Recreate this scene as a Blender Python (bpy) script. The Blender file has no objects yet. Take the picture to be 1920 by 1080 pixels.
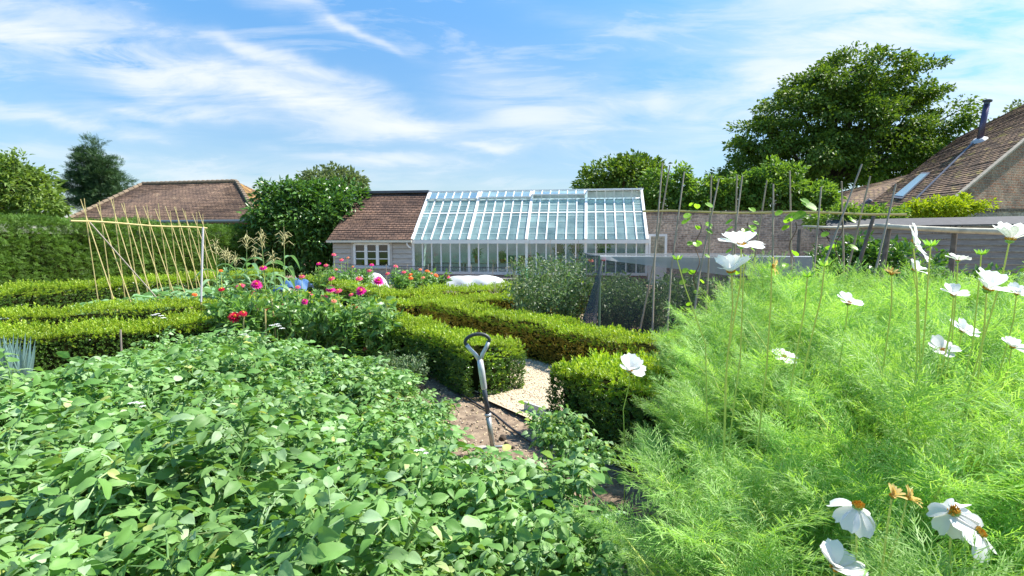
import bpy, math, random
import numpy as np
from mathutils import Vector, Matrix

# ------------------------------------------------------------------ camera, world, sun, exposure
scene = bpy.context.scene
C = scene.collection
CAMZ = 1.35
PITCH = math.atan(0.08)
F = 1000.0                                   # focal length in pixels of a 1920 wide frame
cam_d = bpy.data.cameras.new("camera"); cam = bpy.data.objects.new("camera", cam_d); C.objects.link(cam)
cam.location = (0, 0, CAMZ); cam.rotation_euler = (math.pi/2 - PITCH, 0, 0)
cam_d.sensor_width = 36; cam_d.lens = 36*F/1920; cam_d.clip_start = 0.05; cam_d.clip_end = 2000
scene.camera = cam
scene.view_settings.view_transform = 'Standard'; scene.view_settings.look = 'None'
scene.view_settings.exposure = 1.3; scene.view_settings.gamma = 1
SUN_AZ = math.radians(78); SUN_EL = math.radians(54)     # azimuth clockwise from +Y (north)
sd = Vector((math.sin(SUN_AZ)*math.cos(SUN_EL), math.cos(SUN_AZ)*math.cos(SUN_EL), math.sin(SUN_EL)))
sun_d = bpy.data.lights.new("sun", 'SUN'); sun = bpy.data.objects.new("sun", sun_d); C.objects.link(sun)
sun_d.energy = 4.2; sun_d.angle = math.radians(0.55); sun_d.color = (1, 0.95, 0.86)
sun.rotation_euler = (-sd).to_track_quat('-Z', 'Y').to_euler()

def build_world():
    w = bpy.data.worlds.new("World"); scene.world = w; w.use_nodes = True
    nt = w.node_tree; N = nt.nodes; L = nt.links; N.clear()
    out = N.new('ShaderNodeOutputWorld'); bg = N.new('ShaderNodeBackground'); L.new(bg.outputs[0], out.inputs[0])
    sky = N.new('ShaderNodeTexSky'); sky.sky_type = 'NISHITA'; sky.sun_disc = False
    sky.sun_elevation = SUN_EL; sky.sun_rotation = SUN_AZ; sky.air_density = 1.0; sky.dust_density = 0.6; sky.ozone_density = 2.0
    bg.inputs[1].default_value = 0.15
    def lk(a, b):
        if isinstance(a, (int, float)): b.default_value = a
        else: L.new(a, b)
    def m(op, a, b=0.0, c=None, clamp=False):
        n = N.new('ShaderNodeMath'); n.operation = op; n.use_clamp = clamp
        lk(a, n.inputs[0]); lk(b, n.inputs[1])
        if c is not None: lk(c, n.inputs[2])
        return n.outputs[0]
    tc = N.new('ShaderNodeTexCoord'); sp = N.new('ShaderNodeSeparateXYZ'); L.new(tc.outputs['Generated'], sp.inputs[0])
    x, y, z = sp.outputs
    yy = m('MAXIMUM', m('ABSOLUTE', y), 0.15)
    u = m('DIVIDE', x, yy); v = m('DIVIDE', z, yy)
    cx = N.new('ShaderNodeCombineXYZ'); lk(u, cx.inputs[0]); lk(v, cx.inputs[1])
    # soft warp so that the streaks fray
    nz = N.new('ShaderNodeTexNoise'); nz.inputs['Scale'].default_value = 5; nz.inputs['Detail'].default_value = 5; L.new(cx.outputs[0], nz.inputs['Vector'])
    sc = N.new('ShaderNodeSeparateColor'); L.new(nz.outputs['Color'], sc.inputs[0])
    uw = m('MULTIPLY_ADD', m('SUBTRACT', sc.outputs[0], .5), .16, u)
    vw = m('MULTIPLY_ADD', m('SUBTRACT', sc.outputs[1], .5), .085, v)
    streaks = [  # px, py, half length px, half width px, angle deg (down to the right positive), strength
        (150,100,330,34,13,.75), (60,80,200,22,10,.5), (560,130,120,15,22,1.0), (530,178,110,24,12,1.0), (640,215,150,30,14,.5),
        (770,248,75,20,6,.95), (700,300,160,9,4,.55), (340,218,150,14,6,.65), (160,232,160,16,8,.5), (950,200,110,60,20,.42),
        (1060,225,150,45,-8,.42), (670,70,80,8,26,.5), (560,28,120,16,20,.3), (920,282,50,5,2,.6), (100,290,260,26,5,.38),
        (1215,200,30,42,25,.30), (1100,60,120,20,10,.16), (1750,60,420,85,-12,.68), (1450,170,260,45,-30,.5), (1850,190,160,95,0,.6),
        (1650,-20,300,60,-5,.4), (100,20,260,30,12,.38), (620,330,280,24,3,.35), (1310,228,50,10,-10,.25), (300,150,300,60,12,.3)]
    tot = None
    for px, py, hl, hw, an, st in streaks:
        a = math.radians(-an); cu, cv = (px-960)/F, (460-py)/F
        du = m('SUBTRACT', uw, cu); dv = m('SUBTRACT', vw, cv)
        p = m('MULTIPLY_ADD', du, math.cos(a)/(hl/F), m('MULTIPLY', dv, math.sin(a)/(hl/F)))
        q = m('MULTIPLY_ADD', du, -math.sin(a)/(hw/F), m('MULTIPLY', dv, math.cos(a)/(hw/F)))
        r2 = m('MULTIPLY_ADD', p, p, m('MULTIPLY', q, q))
        g = m('MULTIPLY', m('EXPONENT', m('MULTIPLY', r2, -1.0)), st)
        tot = g if tot is None else m('ADD', tot, g)
    # fine fibres, stretched along the wind
    mp = N.new('ShaderNodeMapping'); mp.inputs['Rotation'].default_value = (0, 0, math.radians(11)); mp.inputs['Scale'].default_value = (2.2, 11, 1)
    L.new(cx.outputs[0], mp.inputs[0])
    n2 = N.new('ShaderNodeTexNoise'); n2.inputs['Scale'].default_value = 1.6; n2.inputs['Detail'].default_value = 9; n2.inputs['Roughness'].default_value = .62
    n2.inputs['Distortion'].default_value = .5; L.new(mp.outputs[0], n2.inputs['Vector'])
    fib = m('MULTIPLY_ADD', m('SUBTRACT', n2.outputs[0], .5), 4.2, .72, clamp=True)
    veil = m('MULTIPLY', m('SUBTRACT', n2.outputs[0], .53, clamp=True), 1.5)
    # a thin milky layer that grows towards the horizon
    hz = m('EXPONENT', m('MULTIPLY', m('MAXIMUM', v, 0), -5.5))
    amt = m('ADD', m('MULTIPLY', tot, fib), m('ADD', veil, m('MULTIPLY', hz, .20)))
    amt = m('MULTIPLY', amt, 1.3)
    amt = m('SUBTRACT', 1.0, m('EXPONENT', m('MULTIPLY', amt, -1.25)))
    hs = N.new('ShaderNodeHueSaturation'); hs.inputs['Hue'].default_value = .494; hs.inputs['Saturation'].default_value = 1.30; hs.inputs['Value'].default_value = .77
    L.new(sky.outputs[0], hs.inputs['Color'])
    mx = N.new('ShaderNodeMix'); mx.data_type = 'RGBA'; L.new(amt, mx.inputs[0])
    hr = N.new('ShaderNodeMapRange'); lk(v, hr.inputs[0]); hr.inputs[1].default_value = -.05; hr.inputs[2].default_value = .6; hr.inputs[3].default_value = .38; hr.inputs[4].default_value = 1.0
    hm = N.new('ShaderNodeVectorMath'); hm.operation = 'SCALE'; L.new(hs.outputs[0], hm.inputs[0]); L.new(hr.outputs[0], hm.inputs['Scale'])
    L.new(hm.outputs[0], mx.inputs[6]); mx.inputs[7].default_value = (2.8, 2.9, 2.98, 1)
    L.new(mx.outputs[2], bg.inputs[0])
build_world()

# ------------------------------------------------------------------ small maths
rng = np.random.default_rng(7); R_ = random.Random(11)
_c, _s = math.cos(PITCH), math.sin(PITCH)
def _ray(px, py):
    dx, dy = (px-960)/F, (540-py)/F
    return dx, _c + dy*_s, -_s + dy*_c
def at(px, py, Y):                    # the point at world depth Y seen in direction (px, py)
    d = _ray(px, py); t = Y/d[1]; return Vector((d[0]*t, Y, CAMZ + d[2]*t))
def gp(px, py, z=0.0):                # the point at height z
    d = _ray(px, py); t = (z-CAMZ)/d[2]; return Vector((d[0]*t, d[1]*t, z))
def ns(n, s, z=0.0):                  # garden grid: hedges and paths run along n and s
    return Vector((.817*n + .577*s, .577*n - .817*s, z))
def nrm(A): return A/np.maximum(np.linalg.norm(A, axis=-1, keepdims=True), 1e-9)
def frames(A, Nn):                    # columns x (side), y (along A), z (normal)
    y = nrm(A); x = nrm(np.cross(y, Nn)); z = np.cross(x, y)
    return np.stack([x, y, z], axis=-1)
def rdirs(n, up=0.0, r=None):
    v = (r or rng).normal(size=(n, 3)); v = nrm(v); v[:, 2] += up; return nrm(v)

class MB:
    def __init__(s): s.V = []; s.n = 0; s.F = []
    def add(s, V, Fs, mat=0):
        V = np.asarray(V, float).reshape(-1, 3)
        if isinstance(Fs, np.ndarray): Fs = [Fs]
        elif Fs and not isinstance(Fs[0], np.ndarray):
            by = {}
            for f in Fs: by.setdefault(len(f), []).append(f)
            Fs = [np.array(v) for v in by.values()]
        for f in Fs: s.F.append((f + s.n, mat))
        s.V.append(V); s.n += len(V); return s
    def scat(s, T, P, R, S, mat=0):
        TV, TF = T; P = np.asarray(P, float); n = len(P)
        if n == 0: return s
        S = np.asarray(S, float); S = np.broadcast_to(S.reshape(-1, 1) if S.ndim == 1 else S, (n, 3)) if S.ndim else np.full((n, 3), float(S))
        V = np.einsum('nij,nkj->nki', R, TV[None]*S[:, None, :]) + P[:, None]
        k = len(TV); off = (np.arange(n)*k)
        s.add(V.reshape(-1, 3), [(f[None] + off[:, None, None]).reshape(-1, f.shape[1]) for f in TF], mat); return s
    def arrays(s):                    # as a template for scat
        V = np.concatenate(s.V); by = {}
        for f, m in s.F: by.setdefault(f.shape[1], []).append(f)
        return V, [np.concatenate(v) for v in by.values()]
    def box(s, c, d, R=None, mat=0):
        h = np.array([(x, y, z) for x in (-.5, .5) for y in (-.5, .5) for z in (-.5, .5)])*np.array(d, float)
        if R is not None: h = h @ np.array(R).T
        return s.add(h + np.array(c, float), np.array([(0,1,3,2),(4,6,7,5),(0,4,5,1),(2,3,7,6),(0,2,6,4),(1,5,7,3)]), mat)
    def bar(s, a, b, w, h, mat=0, up=(0, 0, 1)):
        a, b = np.array(a, float), np.array(b, float); y = b-a; L = np.linalg.norm(y); y /= L
        x = np.cross(y, np.array(up, float)); x /= max(np.linalg.norm(x), 1e-6); z = np.cross(x, y)
        return s.box((a+b)/2, (w, L, h), np.stack([x, y, z], 1), mat)
    def tube(s, pts, rad, seg=6, mat=0, cap=True):
        pts = np.array([tuple(p) for p in pts], float); n = len(pts)
        rad = np.broadcast_to(np.array(rad, float), (n,)) if np.ndim(rad) == 0 else np.array(rad, float)
        t = np.gradient(pts, axis=0); t = nrm(t); ref = np.array([0, 0, 1.]) if abs(t[0][2]) < .9 else np.array([1., 0, 0])
        V = []
        for i in range(n):
            x = np.cross(t[i], ref); x /= max(np.linalg.norm(x), 1e-6); ref = np.cross(x, t[i]); 
            for k in range(seg):
                a = 2*math.pi*k/seg; V.append(pts[i] + rad[i]*(math.cos(a)*x + math.sin(a)*ref))
        Fq = [(i*seg+k, i*seg+(k+1) % seg, (i+1)*seg+(k+1) % seg, (i+1)*seg+k) for i in range(n-1) for k in range(seg)]
        Fs = [np.array(Fq)]
        if cap: Fs.append(np.array([tuple(range(seg))[::-1], tuple(range((n-1)*seg, n*seg))]))
        return s.add(V, Fs, mat)
    def poly(s, pts, th=None, mat=0):          # polygon, extruded by vector th
        P = np.array([tuple(p) for p in pts], float); n = len(P)
        if th is None: return s.add(P, np.array([tuple(range(n))]), mat)
        V = np.concatenate([P, P+np.array(tuple(th))])
        return s.add(V, [np.array([tuple(range(n))[::-1], tuple(range(n, 2*n))]), np.array([(i, (i+1) % n, n+(i+1) % n, n+i) for i in range(n)])], mat)
    def mesh(s, name, mats, smooth=False):
        V = np.concatenate(s.V) if s.V else np.zeros((0, 3)); me = bpy.data.meshes.new(name)
        loops = np.concatenate([f.ravel() for f, m in s.F]); sizes = np.concatenate([np.full(len(f), f.shape[1]) for f, m in s.F])
        mi = np.concatenate([np.full(len(f), m) for f, m in s.F]); st = np.concatenate([[0], np.cumsum(sizes)[:-1]])
        me.vertices.add(len(V)); me.vertices.foreach_set('co', V.astype(np.float32).ravel())
        me.loops.add(len(loops)); me.loops.foreach_set('vertex_index', loops.astype(np.int32))
        me.polygons.add(len(sizes)); me.polygons.foreach_set('loop_start', st.astype(np.int32)); me.polygons.foreach_set('loop_total', sizes.astype(np.int32))
        me.polygons.foreach_set('material_index', mi.astype(np.int32)); me.polygons.foreach_set('use_smooth', np.full(len(sizes), smooth))
        me.update(calc_edges=True)
        for m in (mats if isinstance(mats, (list, tuple)) else [mats]): me.materials.append(m)
        return me
    def build(s, name, mats, parent=None, smooth=False):
        o = bpy.data.objects.new(name, s.mesh(name, mats, smooth)); C.objects.link(o)
        if parent is not None: o.parent = parent
        return o
def link(name, me, parent=None, loc=None):
    o = bpy.data.objects.new(name, me); C.objects.link(o); o.parent = parent
    if loc is not None: o.location = loc
    return o
def tag(o, label=None, cat=None, group=None, kind=None):
    if label: o['label'] = label
    if cat: o['category'] = cat
    if group: o['group'] = group
    if kind: o['kind'] = kind
    return o
def thing(name, label, cat, loc=(0, 0, 0), rz=0, group=None):
    o = bpy.data.objects.new(name, None); C.objects.link(o); o.location = loc; o.rotation_euler = (0, 0, rz); o.empty_display_size = .1
    return tag(o, label, cat, group)
def copy_tree(o, parent=None):
    c = o.copy(); C.objects.link(c); c.parent = parent
    for ch in o.children: copy_tree(ch, c)
    return c

# ------------------------------------------------------------------ materials
def newmat(name):
    m = bpy.data.materials.new(name); m.use_nodes = True; nt = m.node_tree
    b = nt.nodes.get('Principled BSDF'); return m, nt, b, nt.nodes.get('Material Output')
def sset(b, k, v):
    if k in b.inputs: b.inputs[k].default_value = v
def leafmat(name, cols, trans=.35, tcol=None, rough=.45, spec=.4, rare=None):
    """foliage: colour varies from leaf to leaf, light comes through"""
    m, nt, b, out = newmat(name); N, L = nt.nodes, nt.links
    g = N.new('ShaderNodeNewGeometry'); oi = N.new('ShaderNodeObjectInfo')
    a = N.new('ShaderNodeMath'); a.operation = 'MULTIPLY_ADD'; L.new(oi.outputs['Random'], a.inputs[0]); a.inputs[1].default_value = .37; L.new(g.outputs['Random Per Island'], a.inputs[2])
    fr = N.new('ShaderNodeMath'); fr.operation = 'FRACT'; L.new(a.outputs[0], fr.inputs[0])
    r = N.new('ShaderNodeValToRGB'); L.new(fr.outputs[0], r.inputs[0]); e = r.color_ramp.elements
    e[0].color = (*cols[0], 1); e[1].color = (*cols[-1], 1)
    for i, c in enumerate(cols[1:-1]): k = e.new((i+1)/(len(cols)-1)); k.color = (*c, 1)
    if rare: k = e.new(.975); k.color = (*cols[-1], 1); e[-1].color = (*rare, 1)
    pn = N.new('ShaderNodeTexNoise'); pn.inputs['Scale'].default_value = 2.2; pn.inputs['Detail'].default_value = 3; L.new(g.outputs['Position'], pn.inputs['Vector'])
    pr = N.new('ShaderNodeMapRange'); L.new(pn.outputs[0], pr.inputs[0]); pr.inputs[1].default_value = .3; pr.inputs[2].default_value = .7; pr.inputs[3].default_value = .78; pr.inputs[4].default_value = 1.2
    vm = N.new('ShaderNodeVectorMath'); vm.operation = 'SCALE'; L.new(r.outputs[0], vm.inputs[0]); L.new(pr.outputs[0], vm.inputs['Scale']); r = vm
    L.new(r.outputs[0], b.inputs['Base Color']); sset(b, 'Roughness', rough); sset(b, 'Specular IOR Level', spec)
    t = N.new('ShaderNodeBsdfTranslucent'); hs = N.new('ShaderNodeMix'); hs.data_type = 'RGBA'; hs.blend_type = 'MULTIPLY'; hs.inputs[0].default_value = 1
    L.new(r.outputs[0], hs.inputs[6]); hs.inputs[7].default_value = (*(tcol or (1.9, 1.7, .7)), 1); L.new(hs.outputs[2], t.inputs[0])
    mx = N.new('ShaderNodeMixShader'); mx.inputs[0].default_value = trans; L.new(b.outputs[0], mx.inputs[1]); L.new(t.outputs[0], mx.inputs[2]); L.new(mx.outputs[0], out.inputs[0])
    return m
def plain(name, col, rough=.6, metal=0, noise=0.0, scale=8, spec=.5, bump=0, stretch=None, col2=None):
    m, nt, b, out = newmat(name); N, L = nt.nodes, nt.links
    sset(b, 'Roughness', rough); sset(b, 'Metallic', metal); sset(b, 'Specular IOR Level', spec); b.inputs['Base Color'].default_value = (*col, 1)
    if noise or col2 or bump:
        tc = N.new('ShaderNodeTexCoord'); mp = N.new('ShaderNodeMapping'); L.new(tc.outputs['Object'], mp.inputs[0])
        if stretch: mp.inputs['Scale'].default_value = stretch
        nz = N.new('ShaderNodeTexNoise'); nz.inputs['Scale'].default_value = scale; nz.inputs['Detail'].default_value = 6; nz.inputs['Roughness'].default_value = .65; L.new(mp.outputs[0], nz.inputs['Vector'])
        r = N.new('ShaderNodeValToRGB'); L.new(nz.outputs[0], r.inputs[0]); e = r.color_ramp.elements
        c2 = col2 or tuple(c*(1-noise) for c in col); e[0].position = .35; e[1].position = .65; e[0].color = (*c2, 1); e[1].color = (*col, 1)
        L.new(r.outputs[0], b.inputs['Base Color'])
        if bump:
            bp = N.new('ShaderNodeBump'); bp.inputs['Strength'].default_value = bump; bp.inputs['Distance'].default_value = .02; L.new(nz.outputs[0], bp.inputs['Height']); L.new(bp.outputs[0], b.inputs['Normal'])
    return m
def brickmat(name, c1, c2, mortar, sx=1.0, axis='X', bw=.225, bh=.075, ms=.014, tile=False, moss=None, rough=.85, patch=None, mossamt=.55):
    """bricks or roof tiles laid in object space; axis picks the horizontal coordinate"""
    m, nt, b, out = newmat(name); N, L = nt.nodes, nt.links
    tc = N.new('ShaderNodeTexCoord'); sp = N.new('ShaderNodeSeparateXYZ'); cb = N.new('ShaderNodeCombineXYZ')
    L.new(tc.outputs['Object'], sp.inputs[0]); L.new(sp.outputs[axis], cb.inputs[0]); L.new(sp.outputs['Z'], cb.inputs[1])
    br = N.new('ShaderNodeTexBrick'); br.inputs['Scale'].default_value = 1; br.inputs['Brick Width'].default_value = bw; br.inputs['Row Height'].default_value = bh
    br.inputs['Mortar Size'].default_value = ms; br.inputs['Mortar Smooth'].default_value = .3; br.inputs['Color1'].default_value = (*c1, 1); br.inputs['Color2'].default_value = (*c2, 1); br.inputs['Mortar'].default_value = (*mortar, 1)
    nz = N.new('ShaderNodeTexNoise'); nz.inputs['Scale'].default_value = 9; nz.inputs['Detail'].default_value = 3; L.new(tc.outputs['Object'], nz.inputs['Vector'])
    wv = N.new('ShaderNodeVectorMath'); wv.operation = 'MULTIPLY_ADD'; L.new(nz.outputs['Color'], wv.inputs[0]); wv.inputs[1].default_value = (.03, .02, 0); L.new(cb.outputs[0], wv.inputs[2]); L.new(wv.outputs[0], br.inputs['Vector'])
    n2 = N.new('ShaderNodeTexNoise'); n2.inputs['Scale'].default_value = 1.3; n2.inputs['Detail'].default_value = 8; n2.inputs['Roughness'].default_value = .7; L.new(tc.outputs['Object'], n2.inputs['Vector'])
    r = N.new('ShaderNodeValToRGB'); L.new(n2.outputs[0], r.inputs[0]); r.color_ramp.elements[0].position = .38; r.color_ramp.elements[1].position = .64
    r.color_ramp.elements[0].color = (.55, .55, .58, 1); r.color_ramp.elements[1].color = (1.15, 1.1, 1.05, 1)
    mu = N.new('ShaderNodeMix'); mu.data_type = 'RGBA'; mu.blend_type = 'MULTIPLY'; mu.inputs[0].default_value = 1; L.new(br.outputs[0], mu.inputs[6]); L.new(r.outputs[0], mu.inputs[7])
    n4 = N.new('ShaderNodeTexNoise'); n4.inputs['Scale'].default_value = 14; n4.inputs['Detail'].default_value = 2; L.new(wv.outputs[0], n4.inputs['Vector'])
    r4 = N.new('ShaderNodeValToRGB'); L.new(n4.outputs[0], r4.inputs[0]); r4.color_ramp.elements[0].position = .3; r4.color_ramp.elements[1].position = .7
    r4.color_ramp.elements[0].color = (.5, .5, .52, 1); r4.color_ramp.elements[1].color = (1.35, 1.25, 1.2, 1)
    mu2 = N.new('ShaderNodeMix'); mu2.data_type = 'RGBA'; mu2.blend_type = 'MULTIPLY'; mu2.inputs[0].default_value = .8; L.new(mu.outputs[2], mu2.inputs[6]); L.new(r4.outputs[0], mu2.inputs[7])
    last = mu2.outputs[2]
    if moss:
        n3 = N.new('ShaderNodeTexNoise'); n3.inputs['Scale'].default_value = 2.6; n3.inputs['Detail'].default_value = 9; n3.inputs['Roughness'].default_value = .75; L.new(tc.outputs['Object'], n3.inputs['Vector'])
        r3 = N.new('ShaderNodeValToRGB'); L.new(n3.outputs[0], r3.inputs[0]); r3.color_ramp.elements[0].position = mossamt; r3.color_ramp.elements[1].position = mossamt+.12
        mm = N.new('ShaderNodeMix'); mm.data_type = 'RGBA'; L.new(r3.outputs[0], mm.inputs[0]); L.new(last, mm.inputs[6]); mm.inputs[7].default_value = (*moss, 1); last = mm.outputs[2]
    L.new(last, b.inputs['Base Color']); sset(b, 'Roughness', rough); sset(b, 'Specular IOR Level', .2)
    bp = N.new('ShaderNodeBump'); bp.inputs['Strength'].default_value = .6; bp.inputs['Distance'].default_value = .012; bp.invert = True; L.new(br.outputs['Fac'], bp.inputs['Height']); L.new(bp.outputs[0], b.inputs['Normal'])
    return m
def glassmat(name, tint, refl=.06, rough=.03, veil=0.0):
    m, nt, b, out = newmat(name); N, L = nt.nodes, nt.links; N.remove(b)
    t = N.new('ShaderNodeBsdfTransparent'); t.inputs[0].default_value = (*tint, 1); g = N.new('ShaderNodeBsdfGlossy'); g.inputs['Roughness'].default_value = rough
    fr = N.new('ShaderNodeFresnel'); fr.inputs[0].default_value = 1.5; ad = N.new('ShaderNodeMath'); ad.operation = 'MULTIPLY_ADD'; L.new(fr.outputs[0], ad.inputs[0]); ad.inputs[1].default_value = 1.3; ad.inputs[2].default_value = refl
    mx = N.new('ShaderNodeMixShader'); L.new(ad.outputs[0], mx.inputs[0]); L.new(t.outputs[0], mx.inputs[1]); L.new(g.outputs[0], mx.inputs[2]); last = mx
    if veil:
        d = N.new('ShaderNodeBsdfDiffuse'); tr = N.new('ShaderNodeBsdfTranslucent'); 
        for q in (d, tr): q.inputs[0].default_value = (.55, .78, .77, 1)
        m3 = N.new('ShaderNodeMixShader'); L.new(d.outputs[0], m3.inputs[1]); L.new(tr.outputs[0], m3.inputs[2])
        tc = N.new('ShaderNodeTexCoord'); nz = N.new('ShaderNodeTexNoise'); nz.inputs['Scale'].default_value = 1.6; nz.inputs['Detail'].default_value = 5; L.new(tc.outputs['Object'], nz.inputs['Vector'])
        vv = N.new('ShaderNodeMath'); vv.operation = 'MULTIPLY'; L.new(nz.outputs[0], vv.inputs[0]); vv.inputs[1].default_value = veil*2
        gg = N.new('ShaderNodeNewGeometry'); g2 = N.new('ShaderNodeMath'); g2.operation = 'MULTIPLY_ADD'; L.new(gg.outputs['Random Per Island'], g2.inputs[0]); g2.inputs[1].default_value = .55; g2.inputs[2].default_value = .75; g3_ = N.new('ShaderNodeMath'); g3_.operation = 'MULTIPLY'; L.new(vv.outputs[0], g3_.inputs[0]); L.new(g2.outputs[0], g3_.inputs[1]); vv = g3_
        m2 = N.new('ShaderNodeMixShader'); L.new(vv.outputs[0], m2.inputs[0]); L.new(mx.outputs[0], m2.inputs[1]); L.new(m3.outputs[0], m2.inputs[2]); last = m2
    L.new(last.outputs[0], out.inputs[0]); return m
def netmat(name, col, cover):
    m, nt, b, out = newmat(name); N, L = nt.nodes, nt.links; b.inputs['Base Color'].default_value = (*col, 1); sset(b, 'Roughness', .7)
    t = N.new('ShaderNodeBsdfTransparent'); mx = N.new('ShaderNodeMixShader'); mx.inputs[0].default_value = cover; L.new(t.outputs[0], mx.inputs[1]); L.new(b.outputs[0], mx.inputs[2]); L.new(mx.outputs[0], out.inputs[0]); return m

M = {}
M['potato'] = leafmat('potato_leaf', [(.10,.235,.045),(.15,.315,.07),(.23,.41,.12),(.12,.27,.055),(.40,.57,.31)], .34, (1.4,1.3,.5), .55, .5, rare=(.42,.46,.10))
M['potato_stem'] = plain('potato_stem', (.16,.26,.06), .5)
M['cosmos'] = leafmat('cosmos_leaf', [(.20,.41,.065),(.27,.50,.10),(.42,.61,.23),(.23,.45,.08)], .46, (1.3,1.25,.55), .5, .35)
M['cosmos_stem'] = plain('cosmos_stem', (.62,.68,.16), .5, noise=.15)
M['petal'] = leafmat('white_petal', [(.82,.83,.80),(.86,.86,.84)], .4, (1,1,1), .6, .2)
M['disc'] = plain('flower_disc', (.75,.42,.03), .8, noise=.4, scale=300)
M['spent'] = leafmat('withered_petal', [(.62,.42,.10),(.70,.58,.25)], .3, (1.1,1,.8), .7, .1)
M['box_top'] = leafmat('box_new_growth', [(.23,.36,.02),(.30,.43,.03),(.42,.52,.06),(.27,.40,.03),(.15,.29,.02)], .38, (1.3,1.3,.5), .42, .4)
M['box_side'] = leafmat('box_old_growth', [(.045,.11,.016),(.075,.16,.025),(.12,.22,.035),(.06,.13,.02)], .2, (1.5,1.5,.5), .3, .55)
M['box_gold'] = leafmat('box_bronze_growth', [(.24,.19,.02),(.32,.24,.03),(.15,.17,.02),(.38,.28,.04),(.11,.16,.02)], .25, (1.4,1.2,.4), .4, .35)
M['core'] = plain('light_block_core', (.02,.024,.008), 1.0, spec=0)  # dark solid core added inside the hedges to block light
M['yew'] = leafmat('yew_spray', [(.07,.15,.02),(.11,.22,.03),(.15,.27,.04),(.05,.11,.018)], .2, (1.5,1.5,.5), .5, .3)
M['bark'] = plain('bark', (.10,.075,.05), .9, noise=.5, scale=12)
M['soil'] = plain('soil', (.30,.225,.15), .95, scale=11, col2=(.13,.09,.06), bump=.9)
M['gravel'] = plain('gravel', (.60,.50,.35), .9, scale=60, col2=(.40,.31,.20), bump=.5)
M['white'] = plain('white_paint', (.80,.80,.78), .45, noise=.06, scale=5)
M['cream'] = plain('cream_paint', (.72,.68,.56), .5, noise=.12, scale=5)
M['lead'] = plain('lead_sheet', (.10,.11,.14), .5, noise=.3)
M['dark'] = plain('dark_metal', (.03,.03,.035), .5)
M['cane'] = plain('bamboo', (.58,.48,.20), .5, noise=.25, scale=6, stretch=(1,1,3))
M['oldcane'] = plain('weathered_cane', (.40,.34,.27), .7, noise=.35, scale=6)
M['log'] = plain('bleached_log', (.66,.62,.48), .8, noise=.45, scale=5, bump=.3)

# ------------------------------------------------------------------ leaf templates
def leaf_T(w=.5, L=1.0, k=4, fold=.15, droop=.25, tip=.9, wave=0.0, fat=.42):
    V = []; 
    for i in range(k+1):
        t = i/k; ww = w*(math.sin(math.pi*min(1, t**fat*1.0))**.8 if 0 < t < 1 else (.06 if t == 0 else .02)) * .5
        zc = -droop*t*t*L + wave*math.sin(t*7)
        for j, sx in enumerate((-1, 0, 1)): V.append((sx*ww, t*L, zc + (fold*ww*2 if j != 1 else 0)))
    Fq = [(i*3+j, i*3+j+1, (i+1)*3+j+1, (i+1)*3+j) for i in range(k) for j in (0, 1)]
    return np.array(V), [np.array(Fq)]
def quad_T(w=.5, L=1.0, bend=.2):      # 2-face diamond leaf
    return np.array([(0,0,0),(-w/2,L*.45,bend*w),(0,L,-bend*L*.5),(w/2,L*.45,bend*w)], float), [np.array([(0,3,2),(0,2,1)])]
LEAF = leaf_T(.55, 1, 4, .25, .25); LEAF_LONG = leaf_T(.16, 1, 6, .3, .8, fat=.5); SIMPLE = quad_T(.6, 1, .2)
def merge_T(Ts):                        # list of (T, P, R, S)
    b = MB()
    for T, P, R, S in Ts: b.scat(T, [P], np.array([R]), S)
    return b.arrays()
def rotfrom(a, n): return frames(np.array([a], float), np.array([n], float))[0]
def sprig_T(nl=9, seed=0, spread=.75, lw=.5):
    r = np.random.default_rng(seed); b = MB()
    t = np.linspace(.05, 1, nl); P = np.stack([r.normal(0, .02, nl), r.normal(0, .02, nl), t*.75], 1); an = np.arange(nl)*2.4 + r.random(nl)
    el = (1-t)*.2 + .25 + t*.9; A = np.stack([np.cos(an)*np.cos(el), np.sin(an)*np.cos(el), np.sin(el)], 1)
    b.scat(quad_T(lw, 1, .15), P, frames(A, np.tile([0, 0, 1.], (nl, 1)) + r.normal(0, .2, (nl, 3))), .34+.1*r.random(nl)); return b.arrays()
SPRIG = [sprig_T(9, i) for i in range(3)]
def spray_T(seed=0):                    # flat conifer spray
    r = np.random.default_rng(seed); b = MB(); n = 9; t = np.linspace(0, .8, n)
    P = np.stack([np.zeros(n), t, -.12*t*t], 1); sg = np.where(np.arange(n) % 2, 1, -1); A = np.stack([sg*.8*(1-t*.6), .7*np.ones(n), r.normal(0, .12, n)], 1)
    b.scat(quad_T(.28, 1, .1), P, frames(A, np.tile([0, 0, 1.], (n, 1))), .42-.2*t); return b.arrays()
SPRAY = [spray_T(i) for i in range(2)]

# ------------------------------------------------------------------ the ground
def sheet(name, pts, z, mat, label=None):
    b = MB(); b.poly([(p[0], p[1], z) for p in pts]); return tag(b.build(name, mat), kind='structure')
def gridsheet(name, x0, x1, y0, y1, n, amp, mat):
    xs = np.linspace(x0, x1, n); ys = np.linspace(y0, y1, n); X, Y = np.meshgrid(xs, ys); Z = amp*(np.sin(X*9+np.cos(Y*7)*2)*np.cos(Y*11+X*3)+rng.normal(0, .5, X.shape))
    i = np.arange(n-1); I, J = np.meshgrid(i, i); a = (J*n+I).ravel(); b = MB(); b.add(np.stack([X.ravel(), Y.ravel(), Z.ravel()], 1), np.stack([a, a+1, a+n+1, a+n], 1)); return tag(b.build(name, mat, smooth=True), kind='structure')
sheet('ground', [(-400,-60),(400,-60),(400,700),(-400,700)], -.06, plain('meadow', (.09,.15,.04), .95, noise=.4, scale=.5))
gridsheet('garden_soil', -16, 14, -2, 24, 420, .009, M['soil'])
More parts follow.
